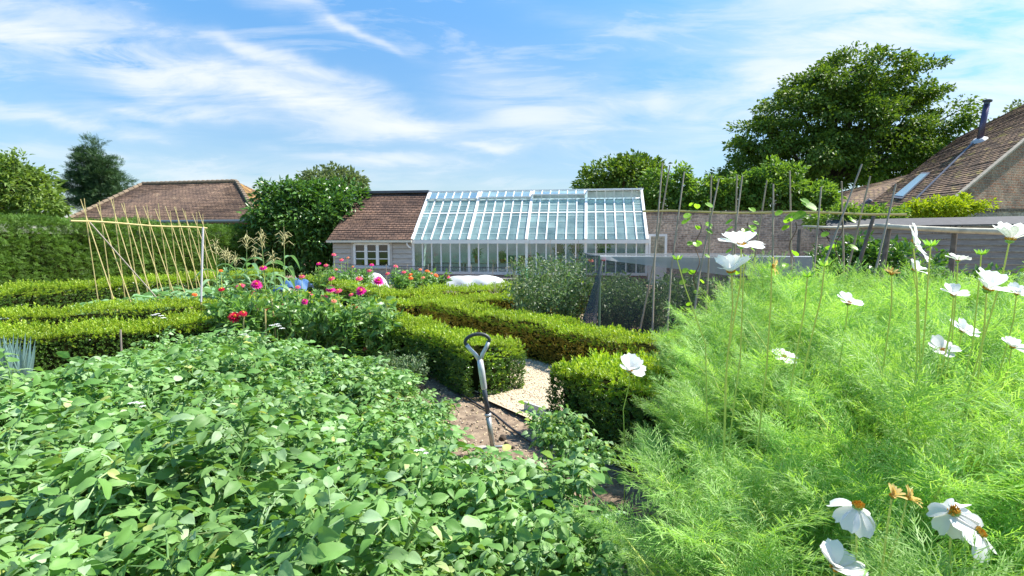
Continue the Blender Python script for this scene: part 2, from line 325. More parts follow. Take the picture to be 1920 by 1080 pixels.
def strip(n0, n1, s0, s1, name, z=.03):
    q = [ns(n0, s0), ns(n1, s0), ns(n1, s1), ns(n0, s1)]; return sheet(name, q, z, M['gravel'])
strip(2.86, 3.72, -15.5, -1.2, 'gravel_path', .034)
strip(2.40, 2.86, -3.9, -2.85, 'gravel_path', .034)
strip(-5.5, 2.86, -9.05, -7.62, 'gravel_path', .030)
strip(3.72, 9.5, -9.4, -8.2, 'gravel_path', .030)

def chips(name, pts_fn, n, size, mats, label):
    P = pts_fn(n); b = MB(); T = (np.array([(-.5,-.35,0),(.5,-.3,.0),(.45,.35,.05),(-.4,.4,0),(0,0,.4)]), [np.array([(0,1,4),(1,2,4),(2,3,4),(3,0,4)])])
    A = rdirs(n); A[:, 2] *= .3
    for i, mm in enumerate(mats): 
        k = slice(i, None, len(mats)); b.scat(T, P[k], frames(A[k], np.tile([0,0,1.], (len(P[k]), 1))+rng.normal(0,.25,(len(P[k]),3))), size*(.5+rng.random(len(P[k]))), i)
    return tag(b.build(name, mats), label, None, None, 'stuff')
def in_ns(n0, n1, s0, s1, z):
    def f(k):
        a = n0+(n1-n0)*rng.random(k); c = s0+(s1-s0)*rng.random(k); return np.stack([.817*a+.577*c, .577*a-.817*c, np.full(k, z)], 1)
    return f
g1 = plain('pale_stone', (.64,.54,.38), .8); g2 = plain('tan_stone', (.45,.37,.27), .8); g3 = plain('grey_stone', (.36,.33,.29), .8)
chips('path_gravel', in_ns(2.42, 3.7, -6, -2.2, .036), 9000, .014, [g1, g2, g1], 'loose pale gravel spread over the path between the box hedges')
chips('bark_chips', in_ns(.9, 2.4, -5.2, -2.0, .008), 2600, .013, [plain('straw_chip', (.55,.44,.26), .8), g2, plain('dark_crumb', (.10,.07,.05), .9)], 'dry straw coloured chips and crumbs scattered on the brown soil')

# ------------------------------------------------------------------ hedges
def surf(n, size, rng=rng):
    """random points on a box (bottom left out), with the outward normal"""
    l, w, h = size; areas = np.array([l*w, l*h, l*h, w*h, w*h]); k = rng.choice(5, n, p=areas/areas.sum()); u, v = rng.random(n), rng.random(n)
    P = np.zeros((n, 3)); Nn = np.zeros((n, 3))
    m = k == 0; P[m] = np.stack([(u-.5)*l, (v-.5)*w, np.full(n, h)], 1)[m]; Nn[m] = (0, 0, 1)
    for kk, ax, sg in ((1, 1, -1), (2, 1, 1), (3, 0, -1), (4, 0, 1)):
        m = k == kk; a = np.zeros((n, 3)); a[:, ax] = sg*(w if ax else l)/2; a[:, 1-ax] = (u-.5)*(l if ax else w); a[:, 2] = v*h; P[m] = a[m]; Nn[m, ax] = sg
    return P, Nn, k == 0
def box_hedge(label, a, b, w, h, dens, size, side='box_side', group='clipped box hedges', cat='hedge', top='box_top', name='box_hedge', lump=.02, shoots=1.0, endgold=None):
    a, b = Vector(a), Vector(b); d = b-a; L = d.length; rz = math.atan2(d.y, d.x); mid = (a+b)/2
    size *= .72; dens *= 1.75; n = int(dens*(L*w+2*L*h+2*w*h)); P, Nn, tp = surf(n, (L, w, h))
    # slight swell and dips of the clipped faces
    sw = lump*(np.sin(P[:, 0]*3.1+1)+np.sin(P[:, 0]*7.3+P[:, 2]*5)+np.sin(P[:, 1]*9)); P += Nn*(sw[:, None] + rng.normal(0, .25*lump, (n, 1)) - .3*size)
    # rounded upper edge
    edge = np.clip((P[:, 2]-(h-.08))/.08, 0, 1)*(~tp); P[:, :2] -= Nn[:, :2]*(edge*.03)[:, None]
    A = Nn + rng.normal(0, .38, (n, 3)); A[:, 2] += np.where(tp, .5, .55); A = nrm(A)
    Rf = frames(np.cross(A, rdirs(n)), A)      # z of the sprig along A
    S = size*(.6+.7*rng.random(n)); S = np.where(tp & (rng.random(n) < .2*shoots), S*1.75, S)
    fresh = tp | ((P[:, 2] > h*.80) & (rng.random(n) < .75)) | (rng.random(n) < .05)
    mb = MB(); mb.box((0, 0, h*.44), (L-.17, w-.17, h*.88-.06), mat=2)  # added core box stops light passing through the sprigs
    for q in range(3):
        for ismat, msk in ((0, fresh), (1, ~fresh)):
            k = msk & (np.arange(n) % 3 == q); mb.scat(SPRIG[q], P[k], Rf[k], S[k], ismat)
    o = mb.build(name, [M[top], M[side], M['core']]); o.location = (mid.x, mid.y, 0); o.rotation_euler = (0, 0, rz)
    return tag(o, label, cat, group)
HB = .43
def nsm(n0, s0, n1, s1): return ns(n0, s0), ns(n1, s1)
box_hedge('dark sided box hedge whose squared end stands just behind the garden fork', *nsm(2.63, -3.9, 2.63, -7.5), .5, HB, 1500, .062)
box_hedge('stubby box hedge block between the gravel path and the feathery cosmos', *nsm(2.64, -2.93, 2.64, -1.6), .52, .50, 1700, .062)
box_hedge('long box hedge with bronze yellow side across the path behind the fork', *nsm(4.0, -2.2, 4.0, -7.7), .62, HB, 1200, .06, 'box_gold')
box_hedge('box hedge with golden end face closing the path before the sweet pea patch', *nsm(2.9, -8.0, 9.0, -8.0), .55, HB, 800, .07, 'box_gold')
box_hedge('box hedge behind the golden ended one, in front of the white fleece', *nsm(4.4, -9.75, 9.4, -9.75), .6, HB, 600, .08, 'box_gold')
box_hedge('box hedge running away towards the dark bush beside the far pink zinnias', *nsm(4.0, -9.5, 4.0, -15.5), .6, HB, 600, .08)
box_hedge('box hedge along the back of the potato bed beside the leeks', *nsm(-1.2, -7.35, 2.35, -7.35), .56, HB+.02, 1100, .068)
box_hedge('box hedge in front of the bamboo bean canes and squash leaves', *nsm(-3.4, -9.35, 2.85, -9.35), .55, HB+.04, 800, .07)
box_hedge('box hedge between the squash leaves and the tall yew hedge', Vector((-8.7,6.2,0)), Vector((-6.9,15.5,0)), .6, .62, 600, .085)

def yew():
    a, b = Vector((-13.1,8.0,0)), Vector((-10.25,22.6,0)); d = b-a; L = d.length; rz = math.atan2(d.y, d.x); w, h = 1.3, 1.93
    n = 60000; P, Nn, tp = surf(n, (L, w, h)); sw = .05*(np.sin(P[:, 0]*1.7)+np.sin(P[:, 0]*4.3+P[:, 2]*2.2)+np.sin(P[:, 2]*6+P[:, 0]*2.9)); P += Nn*(sw[:, None]*.7+rng.normal(0, .03, (n, 1)))
    A = Nn*.8 + rng.normal(0, .5, (n, 3)); A[:, 2] += .15; S = .13*(.6+.8*rng.random(n)); mb = MB(); mb.box((0, 0, h/2-.08), (L-.45, w-.45, h-.42), mat=1)  # unseen core box added so light does not pass through
    for q in range(2): k = np.arange(n) % 2 == q; mb.scat(SPRAY[q], P[k], frames(A[k], Nn[k]+rng.normal(0, .5, (k.sum(), 3))+np.array([0, 0, .4])), S[k])
    o = mb.build('yew_hedge', [M['yew'], M['core']]); o.location = ((a+b)/2)[:]; o.rotation_euler = (0, 0, rz)
    tag(o, 'tall clipped dark green yew hedge behind the bamboo bean canes', 'hedge')
yew()

# ------------------------------------------------------------------ roofs and buildings
class Frame:                                # local frame with origin o and heading
    def __init__(s, o, ang): s.o = Vector(o); s.u = Vector((math.cos(ang), math.sin(ang), 0)); s.w = Vector((-math.sin(ang), math.cos(ang), 0)); s.ang = ang
    def __call__(s, a, b, z): return s.o + s.u*a + s.w*b + Vector((0, 0, z))
tile_brown = brickmat('clay_tile', (.25,.165,.12), (.17,.12,.095), (.05,.035,.03), bw=.17, bh=.075, ms=.010, moss=(.27,.25,.12), mossamt=.66)
tile_barn = brickmat('mossy_clay_tile', (.27,.19,.13), (.22,.155,.115), (.055,.042,.036), bw=.2, bh=.085, ms=.012, moss=(.36,.33,.22), mossamt=.60)
tile_big = brickmat('lichen_tile', (.31,.225,.15), (.23,.17,.12), (.05,.04,.035), bw=.2, bh=.10, ms=.016, axis='X', moss=(.30,.26,.07), mossamt=.56)
tile_big_y = brickmat('lichen_tile_side', (.32,.23,.155), (.24,.175,.125), (.05,.04,.035), bw=.2, bh=.10, ms=.016, axis='Y', moss=(.33,.28,.08), mossamt=.55)
brick = brickmat('old_brick', (.66,.55,.44), (.46,.36,.28), (.66,.60,.50), bw=.235, bh=.078, ms=.012, moss=(.12,.10,.08), mossamt=.60)
brick_red = brickmat('red_grey_brick', (.36,.20,.14), (.30,.25,.21), (.36,.31,.26), bw=.235, bh=.078, ms=.014)
wood_grey = plain('weathered_board', (.56,.52,.47), .85, scale=3, stretch=(1.2,1.2,22), col2=(.40,.37,.33), bump=.2)

def tile_courses(b, p00, p10, p11, p01, nrow, drop=.012, mat=0, jit=.006, off=.01):
    """a roof slope as overlapping tile courses: p00-p10 eave, p01-p11 ridge"""
    p00, p10, p11, p01 = [np.array(tuple(p), float) for p in (p00, p10, p11, p01)]
    nv = np.cross(p10-p00, p01-p00); nv /= np.linalg.norm(nv)
    if nv[2] < 0: nv = -nv
    nc = max(2, int(np.linalg.norm(p10-p00)/.55)); js = [rng.normal(0, jit, nc+1) for _ in range(nrow+1)]
    for i in range(nrow):
        t0, t1 = i/nrow, (i+1)/nrow; V = []
        for k in range(nc+1):
            f = k/nc; e = p00+(p10-p00)*f; r = p01+(p11-p01)*f; lo = e+(r-e)*t0 + nv*(off+drop+js[i][k]); hi = e+(r-e)*t1 + nv*(off+js[i+1][k]*.6); und = e+(r-e)*t0 + nv*(off-.012+js[i][k]*.6)
            V += [und, lo, hi]
        b.add(V, np.array([(3*k+a, 3*k+3+a, 3*k+4+a, 3*k+1+a) for k in range(nc) for a in (0, 1)]), mat)

G = Frame((-3.42, 18.5, 0), -math.radians(7.7)); GL, GW, EZ, RZ = 7.886, 2.14, 1.50, 3.37
def build_hut():
    t = thing('garden_shed', 'weathered board shed with clay tile roof joined to the greenhouse', 'shed', G(0, 0, 0)); inv = t.location
    g = lambda a, b, z: G(a, b, z) - inv
    HL = 2.93
    b = MB(); y = .36
    b.poly([g(-HL,0,0), g(-HL,0,EZ-.02), g(-HL,GW,RZ-.06), g(-HL,GW,0)], G.u*.05)
    # front: boards (lapped) round the window opening
    wx0, wx1, wz0, wz1 = -2.12, -.86, .62, 1.40
    z = .02; k = 0
    while z < EZ-.06:
        z2 = min(z+.175, EZ-.05); segs = [(-HL, -.03)]
        if z2 > wz0 and z < wz1: segs = [(-HL, wx0-.02), (wx1+.02, -.03)]
        for s0, s1 in segs:
            b.poly([g(s0,-.022,z), g(s1,-.022,z), g(s1,.012,z2-.004), g(s0,.012,z2-.004)], G.w*.026)
        z = z2
    b.build('wall', wood_grey, t)
    p = MB(); p.bar(g(-HL-.01,-.02,0), g(-HL-.01,-.02,EZ-.03), .09, .08); p.bar(g(wx0-.08,-.025,.4), g(wx0-.08,-.025,EZ-.05), .07, .05, up=G.w); p.bar(g(wx1+.08,-.025,.4), g(wx1+.08,-.025,EZ-.05), .07, .05, up=G.w)
    p.bar(g(wx0-.12,-.027,wz1+.06), g(wx1+.12,-.027,wz1+.06), .04, .09); p.build('corner_post', wood_grey, t)
    r = MB(); tile_courses(r, g(-HL-.14,-.14,EZ+.03), g(-.02,-.14,EZ+.03), g(-.02,GW+.02,RZ-.02), g(-HL+.1,GW+.02,RZ-.02), 27, .014, jit=.009)
    r.poly([g(-HL-.14,-.14,EZ+.0), g(-.02,-.14,EZ+.0), g(-.02,GW,RZ-.06), g(-HL+.1,GW,RZ-.06)], Vector((0,0,.02)))
    r.build('roof', tile_brown, t)
    c = MB(); c.bar(g(-HL+.02,GW+.0,RZ+.03), g(-.02,GW,RZ+.03), .24, .09, up=(0,0,1)); c.build('ridge_cap', M['lead'], t)
    f = MB(); f.bar(g(-HL-.16,-.16,EZ-.015), g(0,-.16,EZ-.015), .05, .075); f.build('fascia', M['cream'], t)
    gt = MB(); gt.tube([g(-.18,-.14,EZ-.06), g(-.16,-.13,EZ-.14), g(-.10,-.10,EZ-.22), g(-.06,-.06,EZ-.24)], .028, 8); gt.build('gutter_outlet', M['white'], t)
    w = MB(); W, Hh = wx1-wx0, wz1-wz0
    for x in (wx0, wx0+W/3, wx0+2*W/3, wx1): w.bar(g(x,-.03,wz0), g(x,-.03,wz1), .075 if x in (wx0, wx1) else .10, .05, up=G.w)
    for z in (wz0, wz1): w.bar(g(wx0,-.034,z), g(wx1,-.034,z), .05, .075)
    for i in range(3):
        for j in (1, 2): z = wz0+Hh*j/3; w.bar(g(wx0+W*i/3+.05,-.03,z), g(wx0+W*(i+1)/3-.05,-.03,z), .035, .03)
    wf = w.build('window', M['white'], t)
    q = MB(); q.poly([g(wx0,-.012,wz0), g(wx1,-.012,wz0), g(wx1,-.012,wz1), g(wx0,-.012,wz1)], G.w*.008); q.build('pane', glassmat('window_glass', (.05,.06,.09), .07), wf)
    s = MB(); s.bar(g(wx0-.08,-.07,wz0-.05), g(wx1+.08,-.07,wz0-.05), .12, .05); s.build('sill', M['white'], wf)
    ib = MB(); ib.box(g(-HL/2,1.0,.02), (HL-.2,1.7,.03), Matrix.Rotation(G.ang, 3, 'Z')); ib.poly([g(-HL+.1,GW-.05,0), g(-.1,GW-.05,0), g(-.1,GW-.05,RZ-.2), g(-HL+.1,GW-.05,RZ-.2)], G.w*.03); ib.build('back_panel', wood_grey, t)
    t.location = inv
build_hut()

def build_greenhouse():
    t = thing('greenhouse', 'long white framed lean-to greenhouse with pale aqua glass roof', 'greenhouse', G(0, 0, 0)); inv = t.location.copy()
    g = lambda a, b, z: G(a, b, z) - inv
    PZ = .36; n = 24; bay = GL/n; sl = (RZ-EZ)/GW
    b = MB(); b.poly([g(0,.0,0), g(GL,.0,0), g(GL,.22,0), g(0,.22,0)], Vector((0,0,PZ))); b.poly([g(GL-.2,.22,0), g(GL,.22,0), g(GL,GW,0), g(GL-.2,GW,0)], Vector((0,0,PZ)))
    b.build('brick_base', brickmat('plinth_brick', (.36,.20,.16), (.28,.17,.14), (.34,.28,.25)), t)
    b = MB(); b.poly([g(-.02,GW,0), g(GL,GW,0), g(GL,GW,RZ-.05), g(-.02,GW,RZ-.05)], G.w*.25); b.poly([g(-.03,.1,0), g(-.03,GW,0), g(-.03,GW,RZ-.1), g(-.03,.1,EZ-.05)], G.u*.03); b.build('whitewashed_wall', plain('limewash', (.80,.80,.78), .9, noise=.3, scale=1.6), t)
    b = MB(); b.box(g(GL/2, GW/2, .01), (GL-.3, GW-.3, .02), Matrix.Rotation(G.ang, 3, 'Z')); b.build('floor', g3, t)
    # front glazing
    b = MB(); b.bar(g(-.02,.02,PZ+.045), g(GL+.02,.02,PZ+.045), .16, .09); b.bar(g(-.04,-.03,EZ-.03), g(GL+.06,-.03,EZ-.03), .10, .12)
    for i in range(n+1):
        m6 = i % 6 == 0; b.bar(g(i*bay,.03,PZ+.09), g(i*bay,.03,EZ-.09), .085 if m6 else .04, .07 if m6 else .05, up=G.w)
    b.build('front_frame', M['white'], t)
    b = MB(); b.poly([g(.0,.03,PZ+.08), g(GL,.03,PZ+.08), g(GL,.03,EZ-.08), g(0,.03,EZ-.08)], G.w*.006); b.build('front_glass', glassmat('clear_glass', (.86,.91,.90), .04), t)
    # roof: rafters, purlins, glass with lapped panes
    def rp(a, k, lift=0): return g(a, -.08+(GW+.08)*k, EZ+.02+(RZ-EZ-.02)*k+lift)
    VK = .80                                             # the vents take the top fifth
    nrmv = tuple((G.w*-(RZ-EZ) + Vector((0,0,GW+.08))).normalized())
    b = MB()
    for i in range(n+1):
        m6 = i % 6 == 0; w_ = .09 if m6 else .042
        b.bar(rp(i*bay,-.0,.02), rp(i*bay, .985 if m6 else VK, .02), w_, .085 if m6 else .05, up=nrmv)
    for k, w_ in ((.52,.045), (VK,.06)): b.bar(rp(0,k,.012), rp(GL,k,.012), w_, .045, up=nrmv)
    b.bar(g(-.03,GW-.02,RZ+.01), g(GL+.08,GW-.02,RZ+.01), .14, .06)
    b.build('roof_frame', M['white'], t)
    rg = glassmat('roof_glass', (.55,.80,.80), .05, .05, .42)
    b = MB(); rows = 7
    for i in range(n):
        for j in range(rows):
            k0, k1 = VK*j/rows - (.012 if j else 0), VK*(j+1)/rows; o = .004*rng.random()
            b.poly([rp(i*bay+.02,k0,.018+o), rp((i+1)*bay-.02,k0,.018+o), rp((i+1)*bay-.02,k1,.008+o), rp(i*bay+.02,k1,.008+o)])
    for i in range(n):
        for j in range(1, rows): 
            if rng.random() < .75: b.bar(rp(i*bay+.02,VK*j/rows,.024), rp((i+1)*bay-.02,VK*j/rows,.024), .012, .006, up=nrmv, mat=1)
    b.build('roof_glass', [rg, plain('lap_line', (.62,.74,.72), .5)], t)
    # ridge vents, hinged at the top, the right ones propped higher
    for s, op in enumerate((.05, .09, .16, .30)):
        a0, a1 = s*6*bay+.06, (s+1)*6*bay-.06; hinge = lambda a: g(a, GW-.06, RZ+.0)
        low = lambda a: rp(a, VK-.01, .04) + Vector((0,0,op)) - G.w*op*.3
        b = MB(); nv = (low(a0)-hinge(a0)).cross(Vector(G.u)).normalized()
        for i in range(7): a = a0+(a1-a0)*i/6; b.bar(hinge(a), low(a), .05 if i in (0, 6) else .03, .035, up=tuple(nv))
        b.bar(low(a0-.03), low(a1+.03), .06, .04)
        for i in range(0, 7): a = a0+(a1-a0)*i/6; b.bar(rp(a,VK,.03), low(a)-Vector((0,0,.01)), .022, .022, up=tuple(G.u))
        v = b.build('vent', M['white'], t)
        b = MB(); b.poly([hinge(a0), hinge(a1), low(a1), low(a0)]); b.build('glass', rg, v)
    # right gable
    b = MB()
    for y_, in ((.03,), (.7,), (1.4,), (GW-.03,)):
        b.bar(g(GL,y_,PZ), g(GL,y_,EZ+sl*y_-.04), .06, .06, up=tuple(G.u))
    b.bar(g(GL,.05,EZ), g(GL,GW,EZ), .05, .05); b.build('gable_frame', M['white'], t)
    b = MB(); b.poly([g(GL+.01,.03,PZ), g(GL+.01,GW,PZ), g(GL+.01,GW,RZ-.08), g(GL+.01,.03,EZ-.02)], G.u*.006); b.build('gable_glass', glassmat('gable_glass', (.86,.91,.90), .04), t)
    # open door on the right
    d = MB(); x0, x1, z1 = GL+.10, GL+.62, 1.68; yy = .12
    for x in (x0, x1): d.bar(g(x,yy,.05), g(x,yy,z1), .07, .05, up=G.w)
    for z in (.08, .75, z1): d.bar(g(x0-.03,yy-.003,z), g(x1+.03,yy-.003,z), .05, .07)
    d.poly([g(x0,yy,.1), g(x1,yy,.1), g(x1,yy,.72), g(x0,yy,.72)], G.w*.02); dr = d.build('door', M['white'], t)
    d = MB(); d.poly([g(x0,yy,.76), g(x1,yy,.76), g(x1,yy,z1), g(x0,yy,z1)], G.w*.006); d.build('glass', glassmat('door_glass', (.86,.91,.90), .03), dr)
    k = MB(); k.tube([g(x1-.06,yy-.03,.95), g(x1-.06,yy-.08,.95)], [.015,.028], 8); k.build('handle', M['dark'], dr)
    b = MB(); b.box(g(GL/2,.55,.72), (GL-.8,.7,.035), Matrix.Rotation(G.ang, 3, 'Z'))
    for i in range(7): a = .5+i*(GL-1)/6; b.bar(g(a,.3,0), g(a,.3,.7), .05, .05, up=G.w); b.bar(g(a,.82,0), g(a,.82,.7), .05, .05, up=G.w)
    b.build('staging', wood_grey, t)
    t.location = inv
build_greenhouse()

# things inside the greenhouse
pot_m = plain('terracotta', (.45,.17,.09), .8, noise=.2)
def potted(loc, h, r, label, leaf, nl=160, lsize=.12):
    t = thing('potted_plant', label, 'plant', loc, 0, 'potted plants in the greenhouse')
    b = MB(); b.tube([(0,0,0),(0,0,r*1.2),(0,0,r*1.22),(0,0,r*1.4)], [r*.7, r, r*1.1, r*1.1], 14); b.build('pot', pot_m, t)
    s = MB(); s.tube([(0,0,r),(0.01,0,h*.8)], .008, 5); s.build('stem', M['potato_stem'], t)
    f = MB(); P = rng.normal(0, 1, (nl, 3)); P = nrm(P)*(rng.random((nl, 1))**.4)*np.array([h*.33, h*.33, h*.42])+np.array([0, 0, h*.62+r*.8]); f.scat(LEAF, P, frames(rdirs(nl, .2), rdirs(nl, 1.)), lsize*(.6+.7*rng.random(nl))); f.build('foliage', leaf, t)
green_mid = leafmat('pot_leaf', [(.06,.19,.03),(.10,.27,.05),(.16,.33,.06)], .35)
for a, y_, h, lab in ((2.15,.5,.40,'small bushy potted plant behind the greenhouse front glass, leftmost on the staging'), (3.05,.5,.30,'low lime green potted plant on the greenhouse staging'), (5.6,1.0,.75,'tall leafy potted plant behind the greenhouse glass near its right end'), (6.5,1.0,.85,'tallest leafy potted plant beside the greenhouse right gable'), (5.0,.9,.6,'dark leafy potted plant behind the greenhouse glass above the sweet peas')):
    potted(G(a, y_, .74), h, .10, lab, green_mid, 220 if h > .5 else 140, .13)
def crate(loc, label, col):
    b = MB(); c = plain('crate_'+label[:6], col, .6); b.box((0,0,.012), (.42,.3,.02)); 
    for sx in (-1, 1): b.box((sx*.2,0,.14), (.015,.3,.24)); b.box((0,sx*.145,.14), (.4-.015,.012,.24))
    o = b.build('crate', c); o.location = loc; tag(o, label, 'crate')
crate(G(3.35,.45,.74), 'dark green plastic crate on the greenhouse staging', (.02,.16,.11))
crate(G(3.85,.5,.74), 'brown crate on the staging beside the dark green crate', (.25,.15,.10))
def watering_can(loc):
    t = thing('watering_can', 'bright green watering can standing outside the greenhouse glass', 'watering can', loc, .3); m = plain('green_plastic', (.03,.42,.20), .35)
    b = MB(); b.tube([(0,0,0),(0,0,.2),(0,0,.27),(0,0,.30)], [.12,.115,.09,.06], 16); b.build('body', m, t)
    b = MB(); b.tube([(.1,0,.06),(.2,0,.16),(.30,0,.32)], [.022,.018,.014], 8); sp = b.build('spout', m, t); b = MB(); b.tube([(.30,0,.32),(.33,0,.36)], [.016,.045], 10); b.build('rose', m, sp)
    b = MB(); b.tube([(-.05+.16*math.cos(a)*-1*.75-.02, 0, .22+.14*math.sin(a)) for a in np.linspace(-.9, 2.6, 12)], .012, 6); b.build('handle', m, t)
watering_can(G(3.95+.0, -.45, .28))
def bench(loc):
    b = MB(); b.box((0,0,.25), (1.9,.36,.035)); 
    for x in (-.85, 0, .85): b.box((x,-.12,.116), (.05,.05,.23)); b.box((x,.12,.116), (.05,.05,.23))
    o = b.build('potting_bench', wood_grey); o.location = loc; o.rotation_euler = (0,0,G.ang); tag(o, 'low grey plank bench in front of the greenhouse brick base', 'bench')
bench(G(3.4, -.45, 0))
def side_net():
    t = thing('netting_fence', 'low dark net on thin posts in front of the shed and greenhouse', 'fence', G(-1.9,-1.3,0)); inv = t.location.copy()
    b = MB(); b.poly([G(-1.9,-1.3,.15)-inv, G(3.7,-1.3,.15)-inv, G(3.7,-1.3,.66)-inv, G(-1.9,-1.3,.72)-inv], G.w*.004); b.build('net', netmat('fine_net', (.10,.11,.12), .22), t)
    for i in range(9): b = MB(); a = -1.9+5.6*i/8; b.tube([G(a,-1.3,0)-inv, G(a+.02,-1.3,.74)-inv], .012, 6); b.build('post', M['oldcane'], t)
    b = MB(); b.tube([G(-1.9,-1.3,.72)-inv, G(.9,-1.3,.66)-inv, G(3.7,-1.3,.66)-inv], .008, 5); b.build('top_line', M['dark'], t)
side_net()
def fleece(a0, a1, y, h, label):
    n, m_ = 60, 14; V = []
    for i in range(n):
        for j in range(m_):
            f = i/(n-1); an = math.pi*j/(m_-1); end = max(0,math.sin(math.pi*f))**.35
            hh = h*(end*.9+.1)*(1+.13*math.sin(f*7+a0*3)+.05*math.sin(f*17)); V.append(G(a0+(a1-a0)*f, y-.42*math.cos(an)*(1+.06*math.sin(f*33+j)), max(0, hh*max(0,math.sin(an))**.8+.008*math.sin(f*40+j*1.4))))
    b = MB(); b.add(V, np.array([(i*m_+j, (i+1)*m_+j, (i+1)*m_+j+1, i*m_+j+1) for i in range(n-1) for j in range(m_-1)]))
    tag(b.build('crop_fleece', leafmat('fleece', [(.70,.75,.73),(.78,.82,.80)], .4, (1,1,1), .8, .1), smooth=True), label, 'crop cover', 'white crop covers')
fleece(-1.55, -.2, -2.2, .52, 'short white fleece mound in front of the shed window')
fleece(.7, 3.7, -2.2, .46, 'long white fleece mound in front of the greenhouse brick base')

def garden_wall():
    t = thing('brick_wall', 'old grey brick garden wall right of the greenhouse door', 'wall', G(GL+.05, GW+.05, 0)); t.rotation_euler = (0, 0, G.ang); L = 14.5
    b = MB(); b.box((L/2,.17,1.24), (L,.34,2.48)); b.build('brickwork', brick, t)
    b = MB(); 
    for i in range(int(L/.115)): b.box((.06+i*.115,.17,2.52+.012*rng.random()), (.103,.38,.09+.01*rng.random()), Matrix.Rotation(rng.normal(0,.03), 3, 'Y'))
    b.build('coping', brickmat('coping_brick', (.34,.27,.21), (.24,.18,.15), (.30,.27,.24), bw=.5, bh=.5), t)
garden_wall()
def board_wall():
    Y = 15.0; p0 = at(1555, 460, Y+1.2); p1 = at(2060, 460, Y-1.6); d = (p1-p0); L = math.hypot(d.x, d.y); t = thing('timber_wall', 'grey timber board wall with slate coloured cap behind the log rail', 'wall', (p0.x, p0.y, 0), math.atan2(d.y, d.x)); H = 1.88
    b = MB(); z = 0
    while z < H-.01: z2 = min(z+.17, H); b.poly([(0,-.02,z),(L,-.02,z),(L,.03,z2-.012),(0,.03,z2-.012)], (0,.03,0)); z = z2
    b.build('boards', plain('dark_board', (.40,.35,.30), .9, scale=3, stretch=(1.2,1.2,18), col2=(.20,.17,.145), bump=.3), t); b = MB(); b.poly([(-.1,-.12,H),(L+.1,-.12,H),(L+.1,.42,H+.22),(-.1,.42,H+.22)], (0,0,.035)); b.build('cap', plain('slate', (.085,.085,.09), .8, noise=.3), t)
board_wall()

def left_barn():
    Y = 26; e0, e1 = at(120, 415, Y), at(486, 415, Y-1.5); r0, r1 = at(268, 346, Y+3.4), at(443, 341, Y+2.2)
    ez = (e0.z+e1.z)/2; e0.z = e1.z = ez; rz = (r0.z+r1.z)/2; r0.z = r1.z = rz
    o = e0.copy(); o.z = 0; t = thing('tiled_barn', 'long low barn with hipped mossy tile roof behind the yew hedge', 'barn', o); d = (e1-e0).normalized(); back = Vector((-d.y, d.x, 0))*7
    q = lambda v: v-o; b = MB(); tile_courses(b, q(e0), q(e1), q(r1), q(r0), 44, .016, jit=.008, mat=0); tile_courses(b, q(e1), q(e1+back), q(r1), q(r1)+Vector((.01,.01,0)), 40, .016, jit=.006, mat=1); tile_courses(b, q(e0+back), q(e0), q(r0), q(r0)+Vector((.01,0.01,0)), 30, .016, mat=1)
    b.poly([q(e0), q(e1), q(r1), q(r0)]); b.poly([q(e1), q(e1+back), q(r1)], None, 1); b.poly([q(e0+back), q(e0), q(r0)], None, 1); b.poly([q(e0+back), q(e1+back), q(r1), q(r0)])
    rf = b.build('roof', [tile_barn, brickmat('sunlit_hip_tile', (.42,.25,.11), (.30,.19,.10), (.07,.05,.04), axis='Y', bw=.2, bh=.085, moss=(.45,.30,.10), mossamt=.5)], t)  # hips lighter and more orange: sunlight put into the tile colour
    b = MB()
    for a, c in ((e0, r0), (e1, r1), (r0, r1)): 
        n = int((c-a).length/.28)
        for i in range(n): p, s = a+(c-a)*(i/n), a+(c-a)*((i+1.1)/n); b.tube([q(p)+Vector((0,0,.05)), q(s)+Vector((0,0,.03))], [.11,.09], 8)
    b.build('ridge_tiles', plain('ridge_tile', (.27,.20,.13), .85, noise=.4, scale=3), rf)
    b = MB(); i_ = d*.25; b.poly([q(e0)+i_, q(e1)-i_, q(e1+back)-i_, q(e0+back)+i_], (0,0,0.01)); wl = MB()
    e0w, e1w = q(e0)+i_+back*.03, q(e1)-i_+back*.03; wl.poly([Vector((e0w.x,e0w.y,0)), Vector((e1w.x,e1w.y,0)), e1w-Vector((0,0,.02)), e0w-Vector((0,0,.02))], back*.92); wl.build('wall', brick_red, t)
    b = MB(); b.tube([q(e0)+Vector((0,-.06,-.02)), q(e1)+Vector((0,-.06,-.02))], .07, 8); b.build('gutter', plain('gutter_grey', (.13,.16,.17), .4), t)
left_barn()

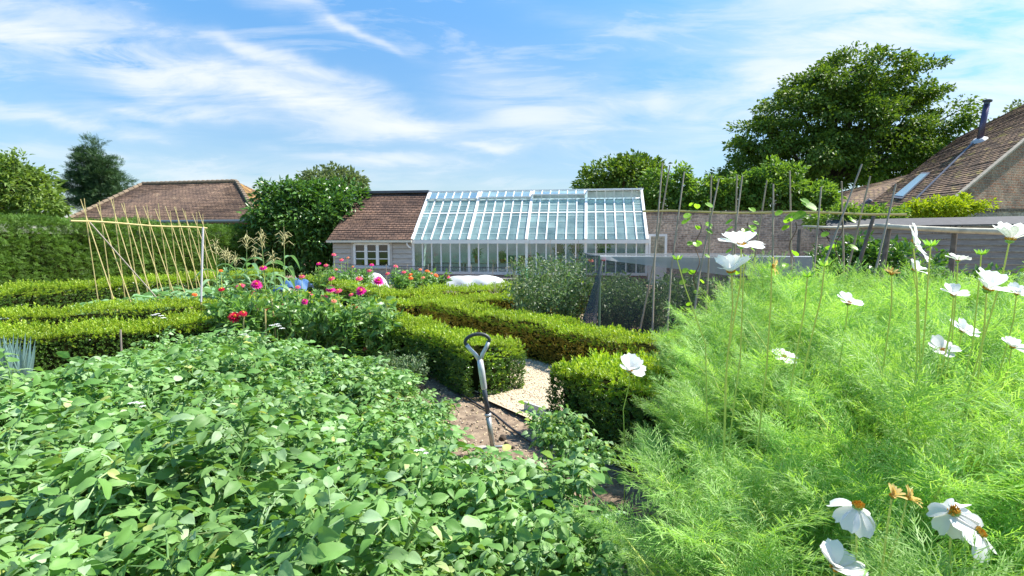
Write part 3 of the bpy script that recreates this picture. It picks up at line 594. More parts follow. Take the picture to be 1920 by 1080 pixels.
def plane_hit(px, py, P0, nv):
    d = Vector(_ray(px, py)); o = Vector((0, 0, CAMZ)); return o + d*((P0-o).dot(nv)/d.dot(nv))
def right_barn():
    E0, E1 = at(1748, 405, 22), at(1640, 404, 24.5); V = at(1920, 262, 23.9); nv = (E1-E0).cross(V-E0).normalized()
    if nv.z < 0: nv = -nv
    R1 = plane_hit(1795, 259, E0, nv); RN = plane_hit(2060, 176, E0, nv); VA = E0+(V-E0)*((RN-E0).length/(V-E0).length*1.0); 
    # apex: where the verge line meets the ridge line
    VA = E0+(V-E0)*2.35; RN = VA
    o = Vector((E0.x, E0.y, 0)); q = lambda v: v-o; t = thing('brick_barn', 'big brick barn with lichen covered tile roof and metal flue', 'barn', o)
    LE = plane_hit(1612, 396, E0, nv)
    b = MB(); tile_courses(b, q(LE), q(E0), q(RN), q(R1), 62, .028, jit=.012); b.poly([q(LE), q(E0), q(RN), q(R1)], None)
    rf = b.build('roof', tile_big_y, t)
    side = Vector((V.x-E0.x, V.y-E0.y, 0)).normalized(); APX = VA; span = Vector((APX.x-E0.x, APX.y-E0.y, 0)).length
    FE = E0+side*span*2; inward = nv.cross(Vector((0,0,1))).normalized()
    b = MB(); th = Vector((-side.y, side.x, 0))*.3; g0 = Vector((.0,.0,-.08)); b.poly([(0,0,0), q(E0)+g0, q(APX)+g0, q(FE)+g0, q(Vector((FE.x,FE.y,0)))], th); b.build('gable_wall', brickmat('barn_brick', (.48,.24,.15), (.42,.32,.24), (.44,.37,.29), bw=.30, bh=.11, ms=.018), t)
    b = MB(); b.bar(q(E0)+Vector((0,-.06,.02)), q(APX)+Vector((0,-.06,.02)), .16, .07, up=tuple(nv)); b.build('verge', plain('verge_mortar', (.36,.32,.25), .9, noise=.4), rf)
    wl = MB(); wl.poly([(0,0,0), q(Vector((LE.x,LE.y,0))), q(LE)-Vector((0,0,.15)), q(E0)-Vector((0,0,.15))], side*.3); wl.build('side_wall', brick_red, t)
    # skylight lying on the slope
    s = [plane_hit(x, y, E0, nv)+nv*.06 for x, y in ((1673,374),(1692,376),(1745,327),(1730,327))]
    b = MB(); b.poly([q(v) for v in s], nv*.05); sk = b.build('skylight', plain('skylight_frame', (.12,.13,.15), .5), t)
    c = sum(s, Vector())/4; b = MB(); b.poly([q(c+(v-c)*.86)+nv*.06 for v in s], nv*.01); b.build('glass', plain('sky_glass', (.30,.42,.46), .12, metal=.3), sk)
    # long lead strip below the flue
    a0, a1 = plane_hit(1712,380,E0,nv)+nv*.04, plane_hit(1826,268,E0,nv)+nv*.04; b = MB(); b.bar(q(a0), q(a1), .10, .04, up=tuple(nv)); b.build('lead_strip', M['lead'], t)
    fb = plane_hit(1836, 264, E0, nv); top = at(1850, 196, fb.y+.0); b = MB(); b.tube([q(fb)-Vector((0,0,.2)), q(fb)+(q(top)-q(fb))*.5, q(top)], .125, 14); fl = b.build('flue', plain('flue_steel', (.10,.08,.13), .35, metal=.6), t, True)
    dv = (top-fb).normalized(); b = MB(); b.tube([q(top), q(top)+dv*.12, q(top)+dv*.14], [.12,.12,.03], 12); b.tube([q(top)+dv*.14, q(top)+dv*.20], [.19,.19], 14); b.build('cowl', M['lead'], fl)
    b = MB(); b.tube([q(fb)+nv*.02, q(fb)+nv*.12], [.34,.2], 14); b.build('flashing', plain('pale_lead', (.45,.45,.46), .5), fl)
    # lower barn beyond
    a = [at(1500,404,27), at(1668,404,25.4), at(1706,327,29), at(1552,366,33)]; o2 = Vector((a[0].x,a[0].y,0)); t2 = thing('low_barn', 'lower tiled barn roof running behind the runner bean poles', 'barn', o2); b = MB(); tile_courses(b, a[0]-o2, a[1]-o2, a[2]-o2, a[3]-o2, 34, .02, jit=.01); b.poly([v-o2 for v in a], (0,0,-.1)); b.build('roof', tile_big, t2)
    b = MB(); b.poly([Vector((a[0].x,a[0].y+.3,0))-o2, Vector((a[1].x,a[1].y+.3,0))-o2, a[1]-o2+Vector((0,.3,-.12)), a[0]-o2+Vector((0,.3,-.12))], (0,2.5,0)); b.build('wall', brick_red, t2)
    b = MB(); s = [at(x,y,26.2) for x, y in ((1600,389),(1606,392),(1626,378),(1620,375))]; b.poly([v-o2+Vector((0,-.4,0)) for v in s], (0,.05,.05)); b.build('skylight', M['lead'], t2)
right_barn()

# ------------------------------------------------------------------ trees
def tree(name, label, base, blobs, trunk_r, clump_r, nclump, nleaf, lsize, mat, flat=.5, T=SIMPLE, bough=True, droop=-.1, seed=1, cat='tree', group=None, shell=.55, updir=.6):
    r = np.random.default_rng(seed); base = Vector(base); t = thing(name, label, cat, base, 0, group); o = np.array(base)
    B = np.array([(*at(px, py, Y), rx, ry, rz_) for px, py, Y, rx, ry, rz_ in blobs]); B[:, :3] -= o
    vol = B[:, 3]*B[:, 4]*B[:, 5]; pr = vol**.67; k = r.choice(len(B), nclump, p=pr/pr.sum())
    D = nrm(r.normal(size=(nclump, 3))); D[:, 2] = D[:, 2]*.9+.12; rad = shell+(1-shell)*r.random((nclump, 1))**.5
    Cc = B[k, :3] + D*rad*B[k, 3:6]
    cs = clump_r*(.55+.8*r.random(nclump))
    P = np.repeat(Cc, nleaf, 0); S_ = np.repeat(cs, nleaf); d = r.normal(size=(len(P), 3)); d = nrm(d)*(r.random((len(P), 1))**.45)
    P = P + d*S_[:, None]*np.array([1, 1, flat]); out = nrm(np.repeat(D, nleaf, 0)*.6+d*.8+r.normal(0, .45, d.shape)); out[:, 2] += droop
    Nn = np.repeat(D, nleaf, 0)*.35 + r.normal(0, .55, d.shape); Nn[:, 2] += updir
    keep = P[:, 2] > .15-o[2]
    b = MB(); b.scat(T, P[keep], frames(out, Nn)[keep], (lsize*(.6+.8*r.random(len(P))))[keep]); b.build('crown', mat, t)
    tb = MB(); top = B[:, :3].mean(0); h = top[2]; pts = [(0, 0, 0), (top[0]*.1, top[1]*.1, h*.35), (top[0]*.5, top[1]*.5, h*.7), tuple(top)]; tb.tube(pts, [trunk_r, trunk_r*.75, trunk_r*.5, trunk_r*.2], 10)
    if bough:
        for i in range(min(nclump, 46)):
            c = Cc[r.integers(nclump)]; s = r.random()*.6+.25; p0 = np.array(pts[1])*(1-s)+np.array(pts[3])*s; m_ = (p0+c)/2 + r.normal(0, .06*h/6, 3); tb.tube([p0, m_, c], [trunk_r*.35, trunk_r*.2, trunk_r*.05], 6, cap=False)
    tb.build('trunk', M['bark'], t); return t
lm_chest = leafmat('chestnut_leaf', [(.07,.135,.02),(.11,.19,.025),(.17,.27,.04),(.055,.11,.018),(.23,.33,.05)], .25, (1.5,1.5,.5), .5, .3)
lm_bush = leafmat('glossy_leaf', [(.05,.12,.025),(.08,.19,.035),(.12,.25,.05),(.04,.10,.02)], .25, (1.6,1.6,.5), .35, .5)
lm_vine = leafmat('climber_leaf', [(.09,.19,.03),(.14,.27,.045),(.20,.34,.06),(.07,.15,.025)], .4, (1.5,1.4,.5), .45, .35)
lm_grey = leafmat('grey_green_leaf', [(.14,.19,.08),(.19,.24,.11),(.10,.15,.06)], .3, (1.3,1.3,.7), .6, .2)
lm_con = leafmat('conifer', [(.035,.08,.035),(.06,.12,.045),(.10,.17,.07),(.03,.065,.03)], .15, (1.3,1.4,.6), .6, .2)
lm_lime = leafmat('lime_shrub', [(.32,.42,.02),(.42,.50,.03),(.22,.34,.02)], .4, (1.1,1.1,.4), .5, .3)
lm_hazel = leafmat('left_tree_leaf', [(.10,.18,.03),(.16,.25,.05),(.21,.30,.07),(.08,.15,.03)], .35, (1.4,1.4,.6), .5, .25)
D = 36
tree('chestnut_tree', 'huge spreading chestnut tree behind the brick barn roof', (at(1540,300,D).x, D, 0),
     [(1560,205,D,3.0,3.4,2.8),(1610,150,D,2.5,3,1.9),(1535,170,D,1.9,2.6,1.5),(1485,240,D,2.4,3,2.4),(1715,165,D+1,1.9,2.6,1.6),(1728,235,D,2.2,2.8,2.5),(1700,300,D,2.4,2.8,1.8),(1635,260,D-1,3.0,3,2.6),(1430,268,D,1.7,2.6,1.7),(1385,310,D,1.2,2,1.3),(1370,335,D,.8,1.5,.6),(1560,320,D,2.8,3,1.4),(1680,315,D,2.2,3,1.4),(1600,112,D,1.1,1.6,.8),(1755,245,D,1.1,1.6,1.5),(1445,330,D,1.6,2.4,.9),(1590,240,D-2,2.2,2,2.0),(1530,290,D-2,2.2,2,1.6)],
     .5, .92, 560, 118, .225, lm_chest, .38, droop=-.35, seed=3, shell=.6)
tree('round_tree', 'dark round topped tree showing above the greenhouse ridge', (at(1170,400,27).x, 27, 0), [(1160,350,27,1.9,1.6,1.25),(1120,352,27,1.0,1.2,.8),(1200,345,27,1.4,1.4,1.3),(1190,325,27,.9,1,.8)], .2, .5, 150, 50, .20, lm_chest, .6, seed=4)
for i, (px, py, Y, rx, rz_, lab) in enumerate(((1255,365,22,1.1,1.15,'leafy climber rising above the brick wall beside the greenhouse'), (1320,375,21.6,1.0,.85,'leafy climber above the brick wall, left of the chestnut tree'), (1390,368,21.3,1.0,.95,'leafy climber above the brick wall under the chestnut tree edge'), (1460,358,21,1.05,1.1,'tallest leafy climber above the brick wall below the chestnut tree'), (1525,378,20.8,.8,.8,'leafy climber on the wall just left of the low barn roof'))):
    c = at(px, py, Y); tree('wall_climber', lab, (c.x, Y, 0), [(px, py, Y, rx, .5, rz_), (px-18, py+20, Y, rx*.8, .5, rz_*.7), (px+24, py-8, Y, rx*.5, .4, rz_*.8)], .06, .3, 110, 42, .15, lm_vine, .8, seed=20+i, cat='climbing plant', group='climbers above the garden wall', T=LEAF)
tree('broadleaf_tree', 'pale green tree at the far left above the yew hedge', (at(20,400,24).x, 24, 0), [(10,375,24,1.7,1.8,1.5),(-30,345,24,1.5,1.6,1.3),(40,340,24,.7,1,.9),(80,390,24,.7,1,.6),(10,325,24,.6,.8,.6),(35,312,24,.25,.4,.4)], .2, .5, 190, 48, .2, lm_hazel, .8, seed=5, T=LEAF)
tree('pine_tree', 'dark ragged pine tree left of the tiled barn', (at(186,420,32).x, 32, 0), [(174,266,32,.16,.2,.35),(174,283,32,.42,.5,.55),(172,300,32,.8,.7,.8),(175,330,32,1.2,1.1,.9),(155,350,32,1.1,1,.7),(205,320,32,.55,.7,.8),(222,345,32,.5,.6,.6),(150,385,32,.8,.9,.4),(195,375,32,1.3,1.1,.8)], .2, .42, 260, 50, .24, lm_con, .3, T=SPRAY[0], seed=6, droop=.25, shell=.35)
tree('dark_bush', 'dense dark glossy leaved bush between yew hedge and shed', (at(590,500,20.4).x, 20.6, 0), [(590,420,20.6,1.7,1.2,1.5),(530,400,20.6,1.0,1,.9),(640,385,20.8,.9,.9,.75),(560,460,20.4,1.5,1.2,1.2),(510,430,20.5,.7,.9,1.0),(620,450,20.6,1.1,1,1.2),(575,375,20.7,1.0,.9,.6),(520,362,20.7,.5,.5,.35)], .15, .42, 420, 52, .17, lm_bush, .8, seed=7, T=LEAF, cat='bush', shell=.75)
tree('distant_tree', 'pale grey green tree top behind the dark bush', (at(625,350,40).x, 40, 0), [(625,348,40,2.2,2,1.1),(590,358,40,1.1,1.2,.8),(655,345,40,1.0,1,.8)], .2, .6, 110, 40, .26, lm_grey, .8, seed=8)
tree('distant_tree', 'faint grey tree top beyond the barn ridge at far right', (at(1905,230,44).x, 44, 0), [(1905,225,44,1.6,1.2,1.2),(1885,222,44,1.0,1,.5),(1930,215,44,1.2,1,.9)], .2, .5, 40, 30, .30, lm_grey, .6, seed=9)
tree('lime_shrub', 'lime green mounded shrub above the slate wall cap', (at(1765,405,17.0).x, 17.0, 0), [(1765,393,17.0,1.0,.6,.32),(1720,400,17.0,.6,.5,.22),(1810,388,17.0,.6,.5,.30)], .05, .2, 110, 60, .09, lm_lime, .8, seed=10, cat='shrub', T=SIMPLE)
for i, (px, lab) in enumerate(((1560,'leafy wall shrub left of the lime green shrub'), (1640,'small leafy shrub beside the lower corner of the barn roof'))):
    tree('wall_shrub', lab, (at(px,420,16.6).x, 16.6, 0), [(px,412,16.6,.8,.4,.35),(px+30,405,16.6,.4,.3,.25)], .04, .2, 50, 36, .10, lm_vine, .8, seed=30+i, cat='shrub', group='shrubs along the wall top')

# ------------------------------------------------------------------ bamboo bean canes
def bean_canes():
    A, Bp = at(132, 414, 8.7), at(388, 428, 12.6); o = Vector((A.x, A.y, 0)); t = thing('bean_cane_row', 'row of crossed bamboo bean canes tied to a horizontal bar', 'bean canes', o); q = lambda v: Vector(v)-o
    b = MB(); b.tube([q(A+(Bp-A)*f+Vector((0,0,.012*math.sin(f*9)))) for f in np.linspace(0,1,9)], .017, 6); b.build('crossbar', M['cane'], t)
    xs = [163,192,218,241,262,281,302,322,338,354,370,382]
    for i, px in enumerate(xs):
        f = (px-132)/(388-132); f = f*8.7/(f*8.7+(1-f)*12.6)*1.0; c = A+(Bp-A)*f
        for kind in (0, 1):
            dx = (.60 if kind else .03)+R_.uniform(-.04,.04); dy = -.12 if kind else .15; foot = Vector((c.x+dx, c.y+dy, -.05)); off = Vector((0, .02 if kind else -.02, 0)); top = c+(c-foot)*(R_.uniform(.17,.25))+off
            j = Vector((R_.uniform(-.03,.03), 0, 0)); b = MB(); b.tube([q(foot), q(c+off)+j*.3, q(top)+j], [.0085,.0075,.005], 6); b.build('cane', M['cane'], t)
    f0 = A+(Bp-A)*.10; b = MB(); b.tube([q(f0), q(Vector((f0.x+.85,f0.y+.8,0)))], .012, 6); b.build('brace', M['oldcane'], t)
    e = Vector((at(384,500,8.0).x, 8.0, 0)); 
    c2 = thing('marker_pole', 'pale straight pole at the right end of the bamboo canes', 'pole', (e.x, e.y, 0)); b = MB(); b.tube([(-.10,0,-.1),(-.08,0,.55)], .010, 6); b.build('lower_cane', M['cane'], c2); b = MB(); b.tube([(-.08,0,.5),(.0,0,1.62)], .014, 8); b.build('upper_pole', plain('pale_pole', (.58,.56,.60), .5), c2)
bean_canes()

# ------------------------------------------------------------------ runner bean poles on the right
lm_bean = leafmat('bean_leaf', [(.16,.36,.03),(.22,.44,.04),(.28,.50,.06)], .5, (1.3,1.3,.5), .4, .4)
def heart_T():
    V = [(0,0,0)]; an = np.linspace(-2.55, 2.55, 13)
    for a in an: r = .5*(1-.22*abs(a)/2.55)*(1+.18*math.cos(a)); V.append((r*math.sin(a)*.95, .42+r*math.cos(a)*1.05, .10*abs(math.sin(a))-.08*math.cos(a)))
    V.append((0,.4,-.02)); n = len(an); return np.array(V), [np.array([(n+1, i, i+1) for i in range(1, n)] + [(n+1, n, 0), (n+1, 0, 1)])]
HEART = heart_T()
def right_poles():
    A, Bp = at(1205, 396, 6.6), at(1700, 401, 5.4); o = Vector((A.x, A.y, 0)); t = thing('runner_bean_poles', 'weathered grey bean pole frame standing right of the greenhouse', 'bean poles', o); q = lambda v: Vector(v)-o
    b = MB(); b.tube([q(A+(Bp-A)*f+Vector((0,0,.01*math.sin(f*12)))) for f in np.linspace(0,1,9)], .014, 6); b.build('crossbar', M['cane'], t)
    spec = [(1242,305,1225,620),(1256,310,1195,640),(1283,322,1255,600),(1334,328,1320,640),(1348,335,1300,620),(1382,328,1375,600),(1392,330,1360,640),(1438,338,1400,620),(1450,345,1435,640),(1481,320,1478,640),(1540,350,1520,640),(1578,340,1575,620),(1616,308,1500,640),(1632,330,1560,640),(1680,345,1600,640)]
    for i, (x0, y0, x1, y1) in enumerate(spec):
        f = (x0-1205)/(1700-1205); Y = 6.6+(5.4-6.6)*f+(.03 if i % 2 else -.03); tp, ft = at(x0, y0, Y), at(x1, y1, Y+(.25 if i % 2 else -.2)); dd = (ft-tp); ft = tp+dd*((tp.z+.05)/(tp.z-ft.z)); md = tp+(ft-tp)*.5+Vector((R_.uniform(-.05,.05), 0, 0))
        b = MB(); b.tube([q(tp), q(md), q(ft)], [.008,.011,.013], 6); b.build('pole', M['oldcane'], t)
    for i, px in enumerate((1300, 1386, 1475, 1560)):
        Y = 6.5-(px-1205)*.0024; c = thing('runner_bean', ['young climbing bean with few leaves, nearest the greenhouse door', 'young climbing bean twining up behind the cosmos buds', 'climbing bean with two large round leaves above the crossbar', 'young climbing bean at the right end of the bean poles'][i], 'bean plant', (at(px,500,Y).x, Y, 0), 0, 'runner beans climbing the poles')
        s = MB(); s.tube([(.03*math.cos(z*16)+.02*z, .03*math.sin(z*16)-.05, z) for z in np.linspace(0, 1.6, 60)], .005, 5); s.build('vine', plain('bean_vine', (.12,.07,.03), .6), c)
        n = 26; z = rng.random(n)*1.75+.1; a = rng.random(n)*6.28; P = np.stack([.10*np.cos(a), .10*np.sin(a)-.06, z], 1); S = .06+.05*rng.random(n)
        if i == 2: P[:3] = [(.05,-.14,1.80),(.10,-.16,1.70),(.02,-.12,1.69)]; S[:3] = (.17,.15,.13)
        A_ = np.stack([np.cos(a), np.sin(a), -.5*np.ones(n)], 1); f = MB(); f.scat(HEART, P, frames(A_, np.stack([np.cos(a)*.5, np.sin(a)*.5-.6, np.ones(n)], 1)), S); f.build('leaves', lm_bean, c)
right_poles()

def log_rail():
    t = thing('rustic_log_rail', 'bleached log rail on leaning rustic posts at the right', 'fence', at(1500, 460, 7.6)); t.location.z = 0; o = t.location.copy(); q = lambda v: Vector(v)-o
    b = MB(); P = [at(1505,424,7.7), at(1560,427,7.6), at(1612,425,7.5), at(1668,423,7.4)]; b.tube([q(p) for p in P], [.014,.02,.024,.028], 8); b.build('thin_rail', M['log'], t, True)
    b = MB(); P = [at(1640,423,7.1), at(1720,428,6.9), at(1800,432,6.7), at(1870,434,6.55), at(1990,436,6.3)]; b.tube([q(p) for p in P], [.03,.034,.036,.04,.042], 10); b.build('log_rail', M['log'], t, True)
    for x0, y0, x1, y1, Y, r in ((1668,425,1625,640,7.1,.035),(1790,438,1765,640,6.8,.035),(1640,400,1560,640,7.3,.025),(1500,430,1480,640,7.6,.03)):
        a, c = at(x0,y0,Y), at(x1,y1,Y); dd = c-a; c = a+dd*((a.z+.05)/(a.z-c.z)); b = MB(); b.tube([q(a), q((a+c)/2)+Vector((.02,0,0)), q(c)], [r*.9,r,r*1.1], 8); b.build('post', plain('bark_post', (.20,.17,.14), .9, noise=.5), t)
log_rail()
for i, (px, py, Y, lab) in enumerate(((1610,515,8.4,'leafy green shrub behind the leaning bean poles'),(1690,520,8.2,'leafy green shrub behind the cosmos under the log rail'),(1560,530,8.6,'dark leafy shrub beside the fruit cage end'),(1830,570,8.2,'leafy shrub at the right behind the white cosmos'))):
    tree('garden_shrub', lab, (at(px,460,Y).x, Y, 0), [(px,py,Y,.65,.5,.5),(px-20,py+50,Y,.7,.5,.5)], .04, .22, 100, 44, .085, lm_bush, .8, seed=40+i, cat='shrub', group='shrubs behind the cosmos', T=LEAF)

# ------------------------------------------------------------------ net cage with plants
def net_cage():
    Yn, Yf = 6.9, 9.3; H = 1.21; x0 = at(1125, 480, Yn).x; x1 = 3.7; xf = at(1097, 480, Yf).x; o = Vector((x0, Yn, 0)); t = thing('net_cage', 'dark green mesh fruit cage with white top edge behind the box hedge', 'net cage', o)
    c = [(x0,Yn),(x1,Yn-.3),(x1+.2,Yf),(xf,Yf)]; q = lambda p, z: Vector((p[0]-x0, p[1]-Yn, z)); net = netmat('cage_net', (.06,.07,.08), .38); nett = netmat('cage_top_net', (.22,.24,.25), .30)
    for i in range(4):
        b = MB(); n = 14; a, d = q(c[i],0), q(c[(i+1)%4],0); V = []
        for k in range(n+1):
            p = a+(d-a)*(k/n); bl = .03*math.sin(k*2.2+i); V += [p+Vector((bl,bl,.02)), p+Vector((-bl*.6,-bl*.6,H*.5)), p+Vector((0,0,H-.01))]
        b.add(V, np.array([(3*k+j, 3*k+3+j, 3*k+4+j, 3*k+1+j) for k in range(n) for j in (0,1)])); b.build('side_net', net, t)
        b = MB(); b.tube([q(c[i],0), q(c[i],H)], .018, 8); b.build('post', plain('green_post', (.14,.22,.13), .6), t)
        b = MB(); b.tube([q(c[i],H), (q(c[i],H)+q(c[(i+1)%4],H))/2-Vector((0,0,.015)), q(c[(i+1)%4],H)], .009, 6); b.build('top_rail', M['white'] if i == 0 else plain('dark_rail', (.05,.07,.08), .6), t)
    b = MB(); n = 12; V = []
    for i in range(n+1):
        for j in range(n+1):
            u, v = i/n, j/n; p = (q(c[0],H)*(1-u)+q(c[1],H)*u)*(1-v)+(q(c[3],H)*(1-u)+q(c[2],H)*u)*v; V.append(p-Vector((0,0,.10*math.sin(math.pi*u)*math.sin(math.pi*v))))
    b.add(V, np.array([(i*(n+1)+j, (i+1)*(n+1)+j, (i+1)*(n+1)+j+1, i*(n+1)+j+1) for i in range(n) for j in range(n)])); b.build('top_net', nett, t)
    b = MB(); n = 20; V = []; a, d = q(c[0],H), q(c[1],H)
    for k in range(n+1): p = a+(d-a)*(k/n); V += [p+Vector((0,-.015,0)), p+Vector((0,-.03-.01*math.sin(k*1.7),-.04-.20*min(1, k/n*1.6)))]
    b.add(V, np.array([(2*k,2*k+2,2*k+3,2*k+1) for k in range(n)])); b.build('net_flap', netmat('flap_net', (.36,.38,.39), .72), t)
    # gathered fold of net at the corner
    b = MB(); b.tube([(0.02,-.05,1.15),(-.05,-.02,.8),(-.12,0,.4),(-.16,.0,.03)], [.015,.045,.09,.14], 12); b.build('gathered_net', netmat('folded_net', (.06,.08,.11), .55), t, True)
net_cage()
lm_pea = leafmat('grey_pea_leaf', [(.07,.13,.05),(.11,.19,.07),(.17,.26,.12),(.055,.11,.04),(.24,.31,.18)], .3, (1.3,1.4,.7), .45, .4)
def wild_plant(loc, h, r, label, name, cat, group, mat, seed, nleaf=700, fl=None, T=LEAF, ls=.05, nstem=16):
    rr = np.random.default_rng(seed); t = thing(name, label, cat, loc, rr.random()*6, group); s = MB(); P = []; 
    for i in range(nstem):
        a = rr.random()*6.28; lean = r*(.3+.7*rr.random()); hh = h*(.65+.4*rr.random()); p = [(0.04*math.cos(a), .04*math.sin(a), 0), (lean*.45*math.cos(a), lean*.45*math.sin(a), hh*.5), (lean*math.cos(a+.2), lean*math.sin(a+.2), hh)]; s.tube(p, [.006,.005,.003], 4, cap=False); P.append(p)
    s.build('stem', plain('wild_stem', (.22,.26,.12), .6), t)
    P = np.array(P); k = rr.integers(0, nstem, nleaf); f = rr.random(nleaf)**.8; q = np.where(f[:, None] < .5, P[k, 0]*(1-2*f[:, None])+P[k, 1]*2*f[:, None], P[k, 1]*(2-2*f[:, None])+P[k, 2]*(2*f[:, None]-1)); q += rr.normal(0, r*.16, q.shape)*np.array([1,1,.4]); q[:, 2] = np.maximum(q[:, 2], .03)
    A = nrm(rr.normal(size=(nleaf, 3)))+np.array([0,0,.25]); b = MB(); b.scat(T, q, frames(A, nrm(rr.normal(size=(nleaf,3)))+np.array([0,0,.9])), ls*(.5+rr.random(nleaf))); b.build('foliage', mat, t)
    if fl:
        m_, n, sz = fl; kk = rr.integers(0, nstem, n); pp = P[kk, 2]+rr.normal(0, .03, (n, 3)); fb = MB()
        for z in pp:
            an = np.arange(6)*1.047+rr.random(); fb.scat(quad_T(.7,1,.2), np.tile(z, (6,1)), frames(np.stack([np.cos(an), np.sin(an), .25*np.ones(6)], 1), np.tile([0,0,1.],(6,1))), sz)
        fb.build('flower', m_, t)
white_small = leafmat('small_white_bloom', [(.75,.73,.62),(.80,.78,.70)], .3, (1,1,1), .6, .2)
pts = [(985,7.6),(1020,8.4),(1050,7.4),(1075,8.2),(1010,9.2),(1060,9.0)]
for i, (px, Y) in enumerate(pts):
    wild_plant((at(px,500,Y).x, Y, 0), 1.12, .42, 'tangled grey green sweet pea plant in the patch left of the net cage', 'sweet_pea', 'plant', 'sweet pea plants left of the net cage', lm_pea, 50+i, 1500, (white_small, 14, .022), nstem=26)
for i, (x, Y) in enumerate([(1.55,7.5),(2.1,8.3),(2.45,7.4),(3.1,8.2),(3.3,7.4),(1.9,8.8),(2.8,8.9),(1.95,7.3),(2.9,7.3),(1.5,8.3),(2.5,8.0)]):
    wild_plant((x, Y, 0), .86, .42, 'leafy fruit plant growing inside the dark net cage', 'caged_plant', 'plant', 'leafy plants inside the net cage', lm_pea, 60+i, 1900, nstem=22)
def dry_stems():
    for i, px in enumerate((925, 960, 1000, 1035, 1075, 1120)):
        Y = 10.6-.3*i*.5; t = thing('dead_sapling', ['bare dry stem leaning left of the sweet pea patch','thin bare sapling in front of the watering can','forked bare sapling before the greenhouse front','bare pale sapling above the sweet peas','bare twiggy sapling before the greenhouse centre','bare sapling left of the net cage corner'][i], 'sapling', (at(px,500,Y).x, Y, 0), 0, 'bare saplings before the greenhouse'); h = (.65,1.15,1.45,1.5,1.45,1.4)[i]; b = MB()
        tp = np.array([R_.uniform(-.12,.12), 0, h]); b.tube([(0,0,0), tuple(tp*.5+np.array([.02,0,0])), tuple(tp)], [.011,.008,.003], 5); b.build('stem', M['oldcane'], t)
        b = MB()
        for k in range(12): f = .35+.6*R_.random(); p = tp*f; a = R_.random()*6.28; l = .22*(1.2-f); b.tube([tuple(p), tuple(p+np.array([l*math.cos(a)*.6, l*math.sin(a)*.6, l*.5])), tuple(p+np.array([l*math.cos(a), l*math.sin(a), l*1.2]))], [.004,.003,.0015], 4, cap=False)
        b.build('twigs', M['oldcane'], t)
dry_stems()

# ------------------------------------------------------------------ zinnias
lm_zin = leafmat('zinnia_leaf', [(.09,.21,.04),(.14,.29,.07),(.22,.38,.12),(.11,.24,.05)], .35, (1.4,1.4,.6), .4, .45)
def petalmat(n, cols): return leafmat(n, cols, .3, (1.1,1,1), .6, .15)
ZC = {'magenta': petalmat('magenta_petal', [(.62,.01,.22),(.75,.03,.34)]), 'pink': petalmat('pink_petal', [(.75,.08,.16),(.80,.16,.28)]), 'crimson': petalmat('crimson_petal', [(.42,.005,.03),(.55,.01,.06)]), 'orange': petalmat('orange_petal', [(.80,.12,.03),(.85,.22,.05)]), 'salmon': petalmat('salmon_petal', [(.75,.22,.16),(.80,.32,.22)])}
def zin_T(layers=4, dome=1.0):
    b = MB()
    for l in range(layers):
        n = 14-2*l; an = np.arange(n)*6.283/n+l*.3; el = -.15+l*.36*dome; A = np.stack([np.cos(an)*math.cos(el), np.sin(an)*math.cos(el), np.full(n, math.sin(el))], 1); P = np.stack([np.cos(an)*.12, np.sin(an)*.12, np.full(n, .1*l*dome)], 1); b.scat(leaf_T(.36,1,3,-.1,.12,fat=.8), P, frames(A, np.tile([0,0,1.],(n,1))+A*.2), .85-.16*l)
    return b.arrays()
ZT = [zin_T(4, 1.3), zin_T(3, .6)]
def zinnia(px, py, Y, col, size, label, group, tilt=0, full=0, leaves=22):
    p = at(px, py, Y); rr = np.random.default_rng(int(px*7+py)); t = thing('zinnia', label, 'flower', (p.x+rr.normal(0,.04), p.y, 0), 0, group); h = p.z; dx = p.x-t.location.x
    b = MB(); b.tube([(0,0,0),(dx*.5+.01,0,h*.5),(dx,0,h-.02)], [.005,.004,.0035], 5); b.build('stem', M['cosmos_stem'] if leaves else M['potato_stem'], t)
    n = leaves; z = (.12+.8*rr.random(n))*h; a = rr.random(n)*6.28; A = np.stack([np.cos(a), np.sin(a), .25+.5*rr.random(n)], 1); b = MB(); b.scat(leaf_T(.42,1,4,.3,.3), np.stack([dx*z/h+.04*np.cos(a), .04*np.sin(a), z], 1)+rr.normal(0,.03,(n,3)), frames(A, np.tile([0,0,1.],(n,1))), .08+.05*rr.random(n)); b.build('leaves', lm_zin, t)
    ax = nrm(np.array([[rr.normal(0,.25), -.45+tilt, 1.]])); f = MB(); f.scat(ZT[0 if full else 1], [(dx,0,h)], frames(np.cross(ax, [[1,0,0.]]), ax), size/2*1.15); fo = f.build('bloom', ZC[col], t)
    c = MB(); c.tube([np.array([dx,0,h])+ax[0]*size*.08, np.array([dx,0,h])+ax[0]*size*.24], [size*.14,size*.08], 8); c.build('centre', M['disc'], fo)
